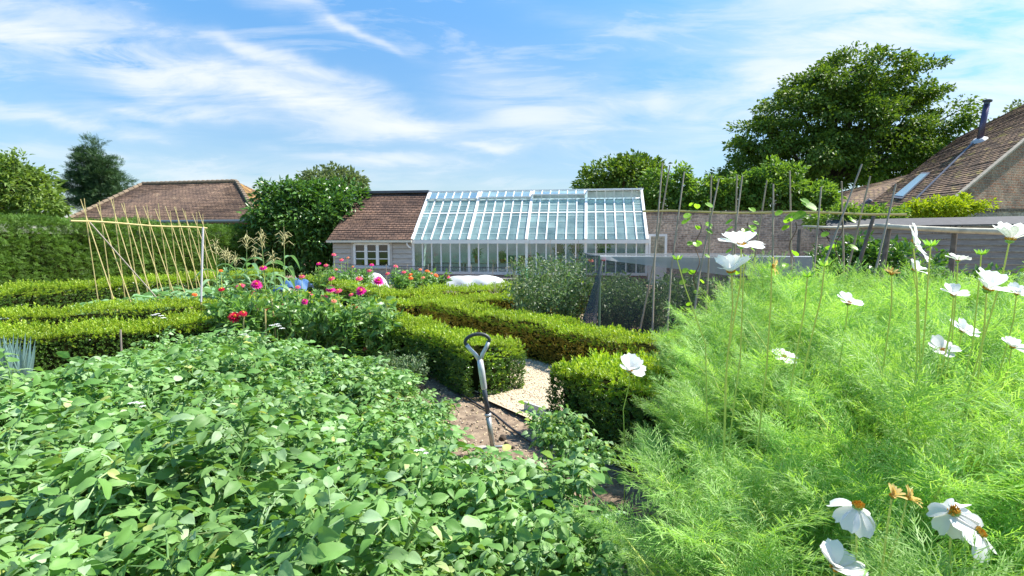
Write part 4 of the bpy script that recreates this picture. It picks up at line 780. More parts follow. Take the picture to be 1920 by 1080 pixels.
near = [(710,530,6.4,'magenta',.115,1,'large magenta zinnia highest at the right of the front flower row'),(677,549,6.4,'magenta',.12,1,'magenta zinnia just below the highest one beside the hedge'),(620,545,6.5,'magenta',.10,1,'magenta zinnia paired with a pink one in the row middle'),(634,548,6.6,'pink',.085,0,'pink zinnia touching the magenta one at the row middle'),(621,525,6.9,'pink',.08,0,'pink zinnia above the row middle against the box hedge'),(673,525,7.0,'pink',.085,0,'pink zinnia in front of the short white fleece mound'),(608,559,6.5,'pink',.08,0,'flat pink zinnia left of the central magenta pair'),(572,569,6.2,'magenta',.075,1,'small round magenta zinnia low in the row'),(580,554,6.5,'pink',.075,0,'rosy zinnia just above the small round magenta bloom'),(558,541,6.6,'pink',.06,0,'small pink zinnia against the lime hedge top'),(566,521,7.0,'pink',.07,0,'pale pink zinnia right of the maize leaves'),(481,537,6.6,'magenta',.12,1,'large magenta zinnia among the maize leaves'),(493,505,7.0,'magenta',.09,0,'magenta zinnia in front of the blue cloth'),(450,539,6.6,'pink',.10,0,'pink zinnia left of the large magenta one by the maize'),(415,545,6.5,'crimson',.07,0,'crimson zinnia furthest left beside the pale pole'),(476,552,6.5,'pink',.065,0,'small rose zinnia under the large magenta one by the maize'),(440,598,5.6,'crimson',.11,1,'dark crimson zinnia lowest at the left of the row'),(456,590,5.6,'crimson',.075,0,'crimson zinnia touching the lowest dark one'),(664,577,6.2,'crimson',.07,0,'small dark red zinnia under the hedge side'),(500,582,6.0,'salmon',.06,0,'faded salmon zinnia above the white potato blossom'),(533,573,6.2,'salmon',.055,0,'tiny salmon zinnia between the garden canes'),(519,596,5.9,'salmon',.065,0,'salmon zinnia beside the slanting cane'),(693,588,6.1,'orange',.055,0,'small orange bloom at the right edge of the row'),(685,657,6.1,'pink',.06,0,'low pink zinnia near the soil at the row end'),(626,567,6.3,'salmon',.06,0,'faded salmon zinnia below the central pair'),(658,555,6.4,'pink',.055,0,'pink bud left of the large magenta zinnia'),(414,510,8.0,'orange',.05,0,'tiny orange bloom above the maize base'),(365,555,8.2,'orange',.07,0,'orange bloom beside the pale pole among squash leaves'),(484,578,6.0,'pink',.07,0,'pink zinnia low between maize and white blossom')]
for px, py, Y, col, sz, fu, lab in near: zinnia(px, py-3, Y, col, sz*1.22, lab, 'zinnias in the front row', 0, fu, 34)
far = [(611,497,14,'pink'),(640,487,14,'pink'),(597,494,13.4,'magenta'),(661,500,13.6,'salmon'),(692,507,13,'pink'),(652,483,14.4,'salmon'),(742,499,13.4,'pink'),(757,510,13,'pink'),(726,513,12.6,'pink'),(769,515,12.6,'orange'),(770,521,12.4,'orange'),(801,508,13,'orange'),(818,516,12.6,'orange'),(788,505,13.4,'salmon'),(697,496,14,'magenta'),(630,505,13.2,'salmon'),(793,520,12.6,'salmon'),(626,477,14.4,'pink'),(808,512,13.6,'salmon'),(840,519,13,'pink'),(1108,488,8.8,'salmon'),(1130,484,8.8,'pink')]
wh = ['left of the shed window','below the shed window','beside the shed corner','in front of the shed sill','before the shed wall','high before the shed wall','above the fleece mound','between the two fleece mounds','beside the short fleece mound','among the orange blooms','lowest of the orange blooms','tallest of the orange blooms','nearest the long fleece mound','above the orange blooms','under the shed window','above the far hedge','beside the orange blooms','topmost before the shed','right of the orange blooms','over the long fleece mound','above the sweet peas','touching the net cage top']
for (px, py, Y, col), w_ in zip(far, wh): zinnia(px, py, Y, col, .13 if col != 'salmon' else .10, f'{col} zinnia {w_}', 'zinnias in the far bed', 0, 0, 30)
def flower_foliage(px, Y, h, r, lab, seed, grp): wild_plant((at(px,500,Y).x, Y, 0), h, r, lab, 'zinnia_clump', 'plant', grp, lm_zin, seed, 760, T=LEAF, ls=.085, nstem=16)
for i, px in enumerate(range(425, 725, 26)): Y = 6.2+.5*math.sin(i*2.1)+(px-425)*.0008; flower_foliage(px, Y, (.70 if px < 560 else .60)+.12*((i*7)%3)/2, .26, 'bushy leafy zinnia clump in the front flower row beside the potatoes', 80+i, 'zinnia foliage of the front row')
for i, px in enumerate((622,650,680,748,770,795,818,605)): flower_foliage(px, 13+(i%3)*.4, .72, .32, 'leafy zinnia clump in the far bed before the shed', 100+i, 'zinnia foliage of the far bed')

# ------------------------------------------------------------------ maize
lm_maize = leafmat('maize_leaf', [(.14,.28,.12),(.20,.36,.17),(.28,.44,.24)], .35, (1.2,1.3,.7), .4, .5)
tassel_m = plain('tassel', (.48,.44,.20), .7, noise=.2)
def maize_proto(seed):
    r = np.random.default_rng(seed); t = thing('maize_plant', 'x', 'maize plant', (0,0,0), 0, 'maize plants behind the zinnias'); s = MB(); s.tube([(0,0,0),(0.01,0,.6),(0,.01,1.18)], [.014,.012,.006], 8); s.build('stalk', M['potato_stem'], t); b = MB()
    T = leaf_T(.15, 1, 9, .25, .0, fat=.6); 
    for i in range(10):
        a = i*3.0+r.random(); L = .55+.15*r.random(); TV, TF = T; V = TV.copy(); u = V[:, 1].copy(); V[:, 1] = u*.75-.1*u*u; V[:, 2] = V[:, 2] + .55*u-.85*u*u; z = .15+.095*i; b.scat((V, TF), [(0,0,z)], frames(np.array([[math.cos(a), math.sin(a), 0]]), np.array([[0,0,1.]])), L)
    b.build('leaves', lm_maize, t); s = MB(); s.tube([(0,.01,1.18),(0,.01,1.55)], [.005,.003], 5)
    for i in range(17):
        a = i*2.4+r.random(); l = .06+.11*r.random(); u0 = 1.22+.012*i; e_ = r.uniform(-.02,.12); s.tube([(0,.01,u0), (l*.5*math.cos(a), l*.5*math.sin(a), u0+.05+e_*.6), (l*math.cos(a), l*math.sin(a), u0+e_-.04*r.random())], [.0045,.0055,.003], 4, cap=False)
    s.build('tassel', tassel_m, t); return t
pos = [(403,9.2,.90),(428,9.4,.80),(455,9.6,.98),(475,9.8,.80),(497,9.2,1.0),(530,9.7,1.02),(515,9.0,.78),(440,9.0,.76),(420,10.4,.80)]
mlab = ['maize plant with tassel beside the last bamboo canes','shorter maize plant behind the leftmost tasselled one','maize plant with tassel against the end of the yew hedge','maize plant half hidden behind two taller tassels','tall maize plant before the dark bush, left one','tall maize plant before the dark bush, nearest the blue cloth','short maize plant behind the blue cloth','short maize plant in the second row by the yew hedge','low maize plant furthest left behind the canes']
mp = [maize_proto(1), maize_proto(2), maize_proto(3)]
for i, (px, Y, sc) in enumerate(pos):
    o = mp[i] if i < 3 else copy_tree(mp[i % 3]); o.location = (at(px,460,Y).x, Y, 0); o.rotation_euler = (R_.uniform(-.05,.05), R_.uniform(-.05,.05), R_.random()*6); o.scale = (sc*1.1, sc*1.1, sc*1.07); o['label'] = mlab[i]
def blue_cloth():
    n = 14; V = []; c = at(548, 520, 11.4)
    for i in range(n):
        for j in range(n): u, v = i/(n-1)-.5, j/(n-1)-.5; V.append((u*.75, v*.5, .62+.12*u-.7*(v*v)-.5*u*u+.04*math.sin(u*19+v*13)))
    b = MB(); b.add(V, np.array([(i*n+j, (i+1)*n+j, (i+1)*n+j+1, i*n+j+1) for i in range(n-1) for j in range(n-1)])); o = b.build('blue_sheet', plain('blue_plastic', (.03,.10,.26), .7, col2=(.07,.16,.32), scale=9), smooth=True); o.location = (c.x, 11.4, 0); tag(o, 'crumpled blue and white plastic sheet behind the maize', 'plastic sheet')
blue_cloth()

# ------------------------------------------------------------------ squash, artichoke, leeks
lm_squash = leafmat('squash_leaf', [(.20,.38,.17),(.27,.45,.23),(.15,.32,.12)], .35, (1.1,1.2,.7), .5, .35)
def squash(loc, s, label, seed):
    r = np.random.default_rng(seed); t = thing('squash_plant', label, 'plant', loc, r.random()*6, 'squash plants under the canes'); b, f = MB(), MB(); n = 16; a = r.random(n)*6.28; rr = .12+.38*r.random(n); z = .22+.25*r.random(n)
    for i in range(n): b.tube([(0,0,0),(rr[i]*.5*math.cos(a[i]), rr[i]*.5*math.sin(a[i]), z[i]*.8),(rr[i]*math.cos(a[i]), rr[i]*math.sin(a[i]), z[i])], [.01,.009,.006], 5, cap=False)
    b.build('stem', M['potato_stem'], t); f.scat(HEART, np.stack([rr*np.cos(a), rr*np.sin(a), z], 1), frames(np.stack([np.cos(a), np.sin(a), -.1*np.ones(n)], 1), np.stack([np.cos(a)*.4, np.sin(a)*.4-.2, np.ones(n)], 1)+r.normal(0,.15,(n,3))), s*(.7+.5*r.random(n))); f.build('leaves', lm_squash, t)
for i, (px, Y) in enumerate(((205,8.9),(245,9.2),(290,9.6),(330,10.1),(365,10.8),(300,10.9),(345,11.8),(390,11.3))): squash((at(px,500,Y).x, Y, 0), .26, 'broad pale leaved squash plant at the foot of the bamboo canes', 200+i)
lm_art = leafmat('silver_leaf', [(.30,.38,.32),(.36,.45,.38),(.24,.32,.25)], .25, (1,1.1,.8), .6, .25)
def artichoke(loc, label, seed):
    r = np.random.default_rng(seed); t = thing('artichoke_plant', label, 'plant', loc, r.random()*6, 'silvery artichokes at the left edge'); f = MB(); n = 11
    for i in range(n):
        a = i*2.4+r.random()*.5; L = .55+.15*r.random(); c = np.array([math.cos(a), math.sin(a), 0]); el = .9+.3*r.random()
        for k in range(9):
            u = (k+.5)/9; p = c*L*u*.75+np.array([0,0,L*(el*u-.75*u*u)]); sz = .17*math.sin(math.pi*(.15+.8*u)); sd_ = np.cross(c, [0,0,1.])
            for sg in (-1, 1): f.scat(leaf_T(.34,1,3,.2,.2), [p], frames(np.array([sd_*sg+c*.7]), np.array([[0,0,1.]])), sz)
        P = [c*L*u*.75+np.array([0,0,L*(el*u-.75*u*u)]) for u in np.linspace(0,1,7)]; f.tube(P, np.linspace(.014,.003,7), 5, cap=False)
    f.build('leaves', lm_art, t)
for i, (px, Y) in enumerate(((20,7.1),(75,7.5),(45,7.9),(105,7.0))): artichoke((at(px,500,Y).x, Y, 0), ['jagged silver artichoke plant at the far left edge','jagged silver artichoke plant nearest the bean canes','jagged silver artichoke behind the two front ones','silver artichoke lowest before the lime hedge top'][i], 300+i)
lm_leek = leafmat('leek_leaf', [(.16,.28,.25),(.22,.35,.32),(.12,.22,.18)], .2, (1,1.1,.8), .4, .4)
for i, (px, py) in enumerate(((4,735),(16,742),(26,730),(38,742),(-8,745),(48,752),(10,765))):
    p = gp(px, py, 0); r = np.random.default_rng(400+i); t = thing('leek', 'upright blue green leek blade cluster at the left edge of the potatoes', 'leek', p, 0, 'leeks left of the potatoes'); s = MB(); s.tube([(0,0,0),(0,0,.14)], [.014,.012], 8); s.build('shank', plain('leek_white', (.6,.62,.5), .5), t); f = MB()
    for k in range(6): a = k*2.6; T = leaf_T(.085,1,6,.3,.0,fat=.6); V = T[0].copy(); V[:,2] += 0; f.scat((V,T[1]), [(0,0,.06+.02*k)], frames(np.array([[math.cos(a)*.28, math.sin(a)*.2, 1]]), np.array([[math.cos(a), math.sin(a), -.2]])), .34+.12*r.random())
    f.build('leaves', lm_leek, t)

# ------------------------------------------------------------------ garden fork
def fork():
    base = gp(926, 852, 0); top = at(893, 628, base.y); o = base.copy(); t = thing('garden_fork', 'garden fork with dark looped grip standing upright in the soil', 'garden fork', o); ax = (top-base).normalized(); L = (top-base).length; X = Vector((1,0,0)); X = (X-ax*X.dot(ax)).normalized(); q = lambda a, s=0, y=0: ax*a + X*s + Vector((0, y, 0))
    steel = plain('fork_steel', (.42,.44,.42), .4, metal=.7, noise=.2); grey = plain('painted_shaft', (.06,.07,.09), .4); alu = plain('brushed_alloy', (.62,.63,.64), .42, metal=.3, noise=.25, scale=14)
    b = MB(); b.tube([q(.02), q(L*.33)], [.016,.017], 12); b.build('socket', steel, t, True)
    b = MB(); b.tube([q(L*.325), q(L*.345)], .021, 12); b.build('collar', alu, t, True)
    b = MB(); b.tube([q(L*.34), q(L*.62)], [.0155,.0155], 12); b.build('shaft', grey, t, True)
    b = MB(); b.tube([q(L*.54), q(L*.56), q(L*.70), q(L*.80)], [.012,.019,.021,.019], 12); 
    for sg in (-1, 1): b.tube([q(L*.79, sg*.004), q(L*.84, sg*.022), q(L*.89, sg*.052), q(L*.93, sg*.07)], [.015,.013,.0125,.013], 10)
    b.build('neck', alu, t, True)
    b = MB(); an = np.linspace(-.35, math.pi+.35, 22); b.tube([q(L*.945+.048*math.sin(a)*(1 if math.sin(a) > 0 else 1.6), .078*math.cos(a)*(1-.18*max(0,-math.sin(a))*3)) for a in an], .0115, 10); b.build('grip', plain('dark_rubber', (.035,.04,.045), .5), t, True)
    b = MB(); b.tube([q(.03,-.08), q(.045,-.06), q(.05,0), q(.045,.06), q(.03,.08)], .009, 8)
    for s in (-.08,-.027,.027,.08): b.tube([q(.04,s), q(-.02,s*1.05), q(-.12,s*1.05)], [.008,.007,.004], 8)
    b.build('tines', steel, t, True)
fork()
def hose():
    P = [gp(x, y, .02) for x, y in ((840,728),(870,742),(895,758),(925,775),(955,800),(985,822),(1020,842),(1060,870),(1090,905),(1120,935),(1135,970))]; b = MB(); b.tube(P, .0085, 7); tag(b.build('irrigation_hose', M['dark'], smooth=True), 'thin black irrigation hose lying across the soil behind the fork', 'hose')
    a, c = gp(984,764,.05), gp(1048,787,.05); b = MB(); b.bar(a, c, .018, .1); tag(b.build('edging_strip', plain('edging', (.50,.50,.47), .6)), 'pale metal edging strip where the gravel path meets the soil', 'edging')
    p = gp(905,838,.012); r = np.random.default_rng(2)
    b = MB(); n = 14; V = [(0,0,.012)]+[(.055*math.cos(a)*(1+.2*r.random()), .022*math.sin(a)*(1+.3*r.random()), 0) for a in np.linspace(0, 6.283, n, False)]; b.add(V, np.array([(0, 1+i, 1+(i+1)%n) for i in range(n)])); o = b.build('stone', g3, smooth=True); o.location = p; tag(o, 'flat grey stone on the soil just left of the fork', 'stone')
hose()
def clod(px, py, s, lab):
    r = np.random.default_rng(px); P = nrm(r.normal(size=(60,3)))*(s*(.7+.4*r.random((60,1)))); b = MB(); import bmesh
    bm = bmesh.new(); [bm.verts.new(p) for p in P]; bmesh.ops.convex_hull(bm, input=bm.verts); me = bpy.data.meshes.new('soil_clod'); bm.to_mesh(me); bm.free(); me.materials.append(plain('dark_clod', (.07,.05,.035), .95)); o = link('soil_clod', me, None, gp(px,py,s*.4)); tag(o, lab, 'soil clod', 'dark soil clods by the fork')
for px, py, s, l in ((943,822,.03,'largest dark soil clod right of the fork shaft'),(950,832,.018,'small dark clod beside the largest clod'),(962,840,.016,'dark clod nearest the hose'),(936,838,.014,'tiny clod touching the fork side')): clod(px, py, s, l)

# ------------------------------------------------------------------ potatoes
def leaflet_T(k): 
    w = (.54,.48,.60)[k]
    ts = (0,.10,.25,.42,.60,.77,.90,1.0); ws = (.10,.58,.93,1.0,.90,.64,.34,.02); V = []
    for i, (t, q) in enumerate(zip(ts, ws)):
        for j, sx in enumerate((-1,-.5,0,.5,1)):
            V.append((sx*w*.54*q, t, -(.35+.12*k)*t*t + abs(sx)*q*w*.20 - (abs(sx) == 1)*q*w*.09 + .028*math.sin(t*13+sx*3+k*2)*(sx != 0)))
    return np.array(V), [np.array([(i*5+j, i*5+j+1, (i+1)*5+j+1, (i+1)*5+j) for i in range(7) for j in range(4)])]
def potato_leaf_T(seed):
    r = np.random.default_rng(seed); b = MB(); L = .155; 
    def pt(u): return np.array([0, L*u, .05*math.sin(u*2)-.05*u*u])
    b.tube([pt(u) for u in (0,.35,.7,1)], [.003,.0025,.002,.0015], 4, cap=False)
    spec = [(1.0, 0, .066), (.74, 1, .055), (.72, -1, .054), (.5, 1, .050), (.47, -1, .048), (.28, 1, .034), (.25, -1, .032), (.62, 1, .018), (.36, -1, .016)]
    for u, sg, sz in spec:
        a = np.array([sg*.95, .42+.58*(sg == 0), -.12+.2*r.normal()]) if sg else np.array([0, 1, -.25]); n = np.array([sg*-.15+.5*r.normal(), .45*r.normal(), 1.]); b.scat(leaflet_T(r.integers(3)), [pt(u)], np.array([rotfrom(a, n)]), sz*(.74+.28*r.random()))
    return b.arrays()
PL = [potato_leaf_T(i) for i in range(4)]
def potato_mesh(seed, h=.53, R=.27, nl=108):
    r = np.random.default_rng(seed); f = MB(); s = MB(); pf = []
    for k in range(7):
        a = k*.9+r.random()*.5; rr = R*(.25+.75*r.random()); tp = np.array([rr*math.cos(a), rr*math.sin(a), h*(.8+.25*r.random())]); mid = tp*np.array([.4,.4,.55]); s.tube([(0,0,0), mid, tp], [.008,.007,.004], 5, cap=False); pf.append((mid, tp))
    for i in range(nl):
        mid, tp = pf[i % 7]; u = r.random()**.6; p = mid*(1-u)+tp*u; a = r.random()*6.28; el = .1+.9*u*r.random()-.1; A = np.array([math.cos(a), math.sin(a), el]) + np.array([p[0], p[1], 0])*1.6; Nn = np.array([-.25*A[0], -.25*A[1], 1])+r.normal(0, .3, 3)
        f.scat(PL[i % 4], [p], np.array([rotfrom(A, Nn)]), .8+.45*r.random())
    return f.mesh('foliage', M['potato'], True), s.mesh('stem', M['potato_stem']), pf
PM = [potato_mesh(500+i) for i in range(6)]
def pot_flower_T():
    b = MB()
    for k in range(4):
        c = np.array([.03*math.cos(k*1.7), .03*math.sin(k*1.7), .01*k]); an = np.arange(5)*1.257; b.scat(quad_T(.8,1,.2), np.tile(c,(5,1)), frames(np.stack([np.cos(an), np.sin(an), .1*np.ones(5)], 1), np.tile([0,0,1.],(5,1))), .02)
    return b.mesh('blossom', M['petal'])
PF = pot_flower_T()
def ns_of(x, y): return .817*x+.577*y, .577*x-.817*y
def px_of(x, y, z):
    dz = z-CAMZ; f = y*_c - dz*_s; u = y*_s + dz*_c; return 960+F*x/f, 540-F*u/f
cnt = 0
for iy in range(40):
    y = .75+iy*.235
    for ix in range(60):
        x = -7.0+ix*.29+(iy % 2)*.145; xx = x+R_.uniform(-.07,.07); yy = y+R_.uniform(-.07,.07); n, s = ns_of(xx, yy); sx, sy = px_of(xx, yy, 0); tx, ty = px_of(xx, yy, .5)
        if n > 2.10 or s < -6.75: continue
        if s < -5.9 and n > .5: continue                                    # the zinnia strip
        if tx < -130 or ty > 1180 or y > 6.8: continue
        if sx > 230 and yy > np.interp(tx, [250,450,600,760], [5.5,5.1,4.5,4.2]): continue
        if yy < 1.0 and abs(xx) < .4: continue
        # open soil round the fork and the right edge of the patch
        lim = np.interp(yy, [0,1.2,1.7,2.2,2.55,2.65,2.9,3.5,4.2,5.0,5.6,7], [.0,.14,.27,.28,.16,-.32,-.42,-.54,-.86,-1.30,-1.70,-2.4])
        if xx > lim: continue
        if xx < np.interp(yy, [2.3,2.8,3.5,4.4,6], [-3.6,-2.8,-2.8,-3.2,-4.1]): continue
        if xx < -3.2 and s < -5.3 and sx < 70: continue                       # leeks
        k = R_.randrange(6); fo = link('potato_plant', PM[k][0], None, (xx, yy, 0)); sc = R_.uniform(.76, 1.08)+.10*math.sin(xx*2.3+1)*math.sin(yy*2.9); 
        if yy > 3.8: sc *= np.interp(yy, [3.8,5.0], [.95,.74])
        if yy > 2.6: sc *= np.clip(.58+(lim-xx)*.42, .5, 1)
        elif yy > 2.0 and xx > -.55: sc *= np.interp(yy, [2.0,2.3,2.6], [.80,.64,.48])
        fo.rotation_euler = (R_.uniform(-.08,.08), R_.uniform(-.08,.08), R_.random()*6.28); fo.scale = (sc, sc, sc*R_.uniform(.9,1.12)); tag(fo, 'leafy green potato plant in the crowded bed left of the garden fork', 'potato plant', 'potato plants in the front bed'); st = link('stem', PM[k][1], fo); cnt += 1
for x_, y_, sc in ((.22,2.78,.72),(.34,2.55,.62)):
    fo = link('potato_plant', PM[2][0], None, (x_, y_, 0)); fo.scale = (sc*.8, sc*.8, sc*1.1); tag(fo, 'lone leafy potato shoot on bare soil right of the fork' if x_ < .3 else 'second lone potato shoot at the foot of the cosmos', 'potato plant', 'potato plants in the front bed'); link('stem', PM[2][1], fo)
print('potatoes', cnt)
for i, (px, py, lab) in enumerate(((298,598,'white blossom head standing highest at the back of the potatoes'),(520,618,'white blossom head among the potatoes below the zinnias'),(258,766,'white blossom in the middle of the potato bed'),(375,664,'small white blossom in the potato bed below the tall one'),(460,634,'white bloom at the rim of the potatoes near the crimson zinnia'),(790,855,'pale blossom in the potatoes left of the fork foot'))):
    p = gp(px, py, .62); t = thing('potato_blossom', lab, 'blossom', (p.x, p.y, 0), 0, 'white blossoms over the potatoes'); b = MB(); b.tube([(0,0,.2),(0,0,.62)], .003, 4); b.build('stalk', M['potato_stem'], t); o = link('bloom', PF, t, (0,0,.63)); o.scale = ((1.5, 1.4, .8, .8, .9, .55)[i],)*3
# short canes among the flowers
for i, (x0, y0, x1, y1, Y, lab) in enumerate(((509,560,518,640,5.9,'short leaning cane in the middle of the zinnia row'),(497,580,500,650,5.7,'short upright cane left of the leaning one'),(560,590,556,640,5.9,'short cane near the white blossom'),(707,600,712,668,6.2,'short cane at the right end of the zinnia row'),(226,618,228,665,5.2,'grey stick rising from the potatoes below the lime hedge'),(458,585,455,650,5.6,'short cane behind the dark crimson zinnia'))):
    a, c = at(x0,y0,Y), at(x1,y1,Y); dd = c-a; c = a+dd*(a.z/(a.z-c.z)); b = MB(); b.tube([a, c], .008, 6); tag(b.build('garden_cane', M['cane'] if i != 4 else M['oldcane']), lab, 'cane', 'short canes in the flower row')
# low grey green herb by the hedge foot
wild_plant(gp(760,735,0), .30, .26, 'low grey green curly herb at the foot of the dark box hedge', 'herb_clump', 'plant', None, lm_pea, 77, 1800, T=SIMPLE, ls=.035, nstem=20)
wild_plant(gp(735,712,0), .26, .22, 'smaller grey green herb behind the curly one by the hedge', 'herb_clump', 'plant', None, lm_pea, 78, 1300, T=SIMPLE, ls=.035, nstem=20)

# ------------------------------------------------------------------ cosmos
def thread(b, P, D, L, w, n=None):
    """one narrow pointed ribbon per row"""
    P = np.asarray(P, float); D = nrm(np.asarray(D, float)); k = len(P); side = nrm(np.cross(D, n if n is not None else rdirs(k)))*w/2; L = np.asarray(L).reshape(-1,1); sag = np.array([0,0,-.12])*L
    V = np.stack([P-side, P+side, P+D*L*.6+side*.9, P+D*L+sag, P+D*L*.6-side*.9], 1); o = (np.arange(k)*5)[:, None]; b.add(V.reshape(-1,3), np.concatenate([o+np.array([[0,1,2,4]])])); b.F.append(((o+np.array([[4,2,3]]))+b.n-5*k, b.F[-1][1]))
def cosmos_leaf(seed, w=.0019):
    r = np.random.default_rng(seed); b = MB(); L = .15; us = np.linspace(.12, 1, 8); P, D, Ls = [], [], []
    P.append((0,0,0)); D.append((0,1,.25)); Ls.append(L)
    for u in us:
        p = np.array([0, L*u, L*u*.22]); 
        for sg in (-1, 1):
            d = np.array([sg*(1.05-.3*u), .9, .25+.25*r.normal()]); l = .062*(1-.45*abs(u-.45))*(.8+.4*r.random()); P.append(p); D.append(d); Ls.append(l); dn = d/np.linalg.norm(d)
            for v in (.35,.6,.82):
                for s2 in (-1, 1): P.append(p+dn*l*v); D.append(dn*.9+np.array([0.3*s2*dn[1], -.3*s2*dn[0]*1.6+.15, .2*r.normal()+s2*.35])); Ls.append(l*.45*(.7+.6*r.random()))
    thread(b, P, D, Ls, w, np.tile([0,0,1.], (len(P),1))+r.normal(0,.4,(len(P),3))); return b.arrays()
CL = [cosmos_leaf(i) for i in range(4)]
def cosmos_mesh(seed, h=.95, R=.27, nl=330):
    r = np.random.default_rng(seed); s = MB(); f = MB(); segs = []
    top = np.array([r.normal(0,.05), r.normal(0,.05), h]); s.tube([(0,0,0), top*.5, top], [.009,.007,.003], 6, cap=False); segs.append((np.zeros(3)+top*.15, top))
    for k in range(15):
        z = .12+.75*k/15; a = k*2.4; p0 = top*z; l = R*(1.15-.45*z)*(.8+.4*r.random()); p1 = p0+np.array([l*math.cos(a), l*math.sin(a), l*1.1]); s.tube([p0, (p0+p1)/2+np.array([l*.1*math.cos(a), l*.1*math.sin(a), -.01]), p1], [.005,.004,.0018], 5, cap=False); segs.append((p0, p1))
    segs = np.array(segs); k = r.integers(0, len(segs), nl); u = .25+.8*r.random(nl); P = segs[k,0]*(1-u[:,None])+segs[k,1]*u[:,None]; a = r.random(nl)*6.28; A = np.stack([np.cos(a), np.sin(a), .15+.7*r.random(nl)], 1)+nrm(P*np.array([1,1,0])+1e-6)*.5; Nn = np.stack([-.4*np.cos(a), -.4*np.sin(a), np.ones(nl)], 1)+r.normal(0,.25,(nl,3))
    for q in range(4): m_ = np.arange(nl) % 4 == q; f.scat(CL[q], P[m_], frames(A[m_], Nn[m_]), .55+.5*r.random(m_.sum()))
    return f.mesh('foliage', M['cosmos']), s.mesh('stem', M['cosmos_stem'])
CM = [cosmos_mesh(600+i) for i in range(5)]
cosmos = []
for iy in range(13):
    y = .95+iy*.235
    for ix in range(30):
        x = ix*.26+(iy % 2)*.13+R_.uniform(-.06,.06); yy = y+R_.uniform(-.06,.06); lo = np.interp(yy, [.9,1.2,1.6,2.0,2.4,3.0,3.4,4], [.42,.46,.60,.71,.85,1.05,1.25,1.5]); 
        if x < lo or x > .96*yy+.45: continue
        if yy < 1.15 and x < .5: continue
        H = np.interp(x/yy, [.2,.3,.45,.7,1.0], [.86,.98,1.03,1.02,.96]); H *= np.interp(yy, [.9,1.3,2,4], [.80,.93,1.0,1.0])
        if x < lo+.22: H *= .86
        if R_.random() < .10 and yy > 1.3: continue
        H *= R_.uniform(.90,1.06)
        k = R_.randrange(5); fo = link('cosmos_plant', CM[k][0], None, (x, yy, 0)); fo.rotation_euler = (R_.uniform(-.07,.07), R_.uniform(-.07,.07), R_.random()*6.28); fo.scale = (1, 1, H/.98*R_.uniform(.94,1.05)); tag(fo, 'feathery light green cosmos plant in the bed at the right', 'cosmos plant', 'cosmos plants in the right bed'); link('stem', CM[k][1], fo); cosmos.append(fo)
print('cosmos', len(cosmos))
# flowers: every bloom stands on its own long stalk
PETAL = leaf_T(.62, 1, 6, .10, .16, fat=.95); PV = PETAL[0].copy(); 
for i in range(7):
    t_ = i/6; ww = (.03,.13,.21,.265,.29,.27,.15)[i]; 
    for j, sx in enumerate((-1, 0, 1)): PV[i*3+j] = (sx*max(ww, .03), t_ - (.07 if (i == 6 and j == 1) else 0), .16*t_*(1-t_)*1.2 - .12*t_*t_ + (.05 if j != 1 else 0))
PETAL = (PV, PETAL[1])
def cosmos_flower(px, py, Y, size, face, label, npet=8, cup=.15, spent=False, foot=None, bud=False, half=None):
    p = at(px, py, Y); r = np.random.default_rng(px*3+py); zb = .35; fx = (foot-960)/F*Y if foot else p.x+r.normal(0,.05); BK = .02 if Y < 1 else .30; fx += (fx-0)*BK/Y*.6; t = thing('cosmos_flower', label, 'flower', (fx, p.y+BK, 0), 0, 'white cosmos flowers'); q = np.array([p.x-fx, -BK, p.z])
    s = MB(); s.tube([(0,0,0), (q[0]*.12, q[1]*.15, q[2]*.5), (q[0]*.5+r.normal(0,.012), q[1]*.6, q[2]*.80), tuple(q*np.array([.85,.9,.94])), tuple(q)], [.0028,.0024,.0019,.0017,.0015], 6); s.build('stalk', M['cosmos_stem'], t)
    ax = nrm(np.array([face], float))[0]; Fx = frames(np.cross(ax, [.13,.97,.2])[None], ax[None])[0]
    if bud:
        b = MB(); b.scat((lambda T: T)(leaf_T(.5,1,4,.5,-.3)), np.tile(q,(7,1)), frames(np.stack([np.cos(np.arange(7)*.9)*.6, np.sin(np.arange(7)*.9)*.6, np.ones(7)], 1), np.stack([np.cos(np.arange(7)*.9), np.sin(np.arange(7)*.9), np.zeros(7)], 1)), size); b.build('bud', M['cosmos'], t); return
    b = MB(); an = np.arange(npet)*6.283/npet + r.normal(0,.07,npet)
    if half is not None: an = np.array(half)
    for a in an:
        e = cup+.22*(cup > 0)+.25*math.cos(a-1.2)+r.normal(0,.16); loc = np.array([math.cos(a)*math.cos(e), math.sin(a)*math.cos(e), math.sin(e)]); nn = np.array([-math.cos(a)*math.sin(e), -math.sin(a)*math.sin(e), math.cos(e)])
        b.scat(PETAL, [q+Fx@(loc*size*.06)], np.array([rotfrom(Fx@loc, Fx@nn)]), size*.5*(.92+.14*r.random())*(np.array([.45,.8,1.]) if spent else np.array([1.22,1,1.]))[None])
    fb = b.build('petals', M['spent'] if spent else M['petal'], t, True)
    b = MB(); b.tube([q-ax*size*.06, q-ax*size*.01, q+ax*size*.02], [size*.03, size*.10, size*.08], 10); b.build('calyx', M['cosmos'], fb)
    d = MB(); nn = 60; rr = np.sqrt(rng.random(nn))*size*.095; aa = rng.random(nn)*6.28; P = q+np.stack([rr*np.cos(aa), rr*np.sin(aa), size*.05*np.ones(nn)], 1)@Fx.T; d.scat(quad_T(.6,1,.1), P-ax*size*.03, frames(np.tile(ax,(nn,1))+rng.normal(0,.25,(nn,3)), rdirs(nn)), size*.09); d.build('disc', M['disc'], fb)
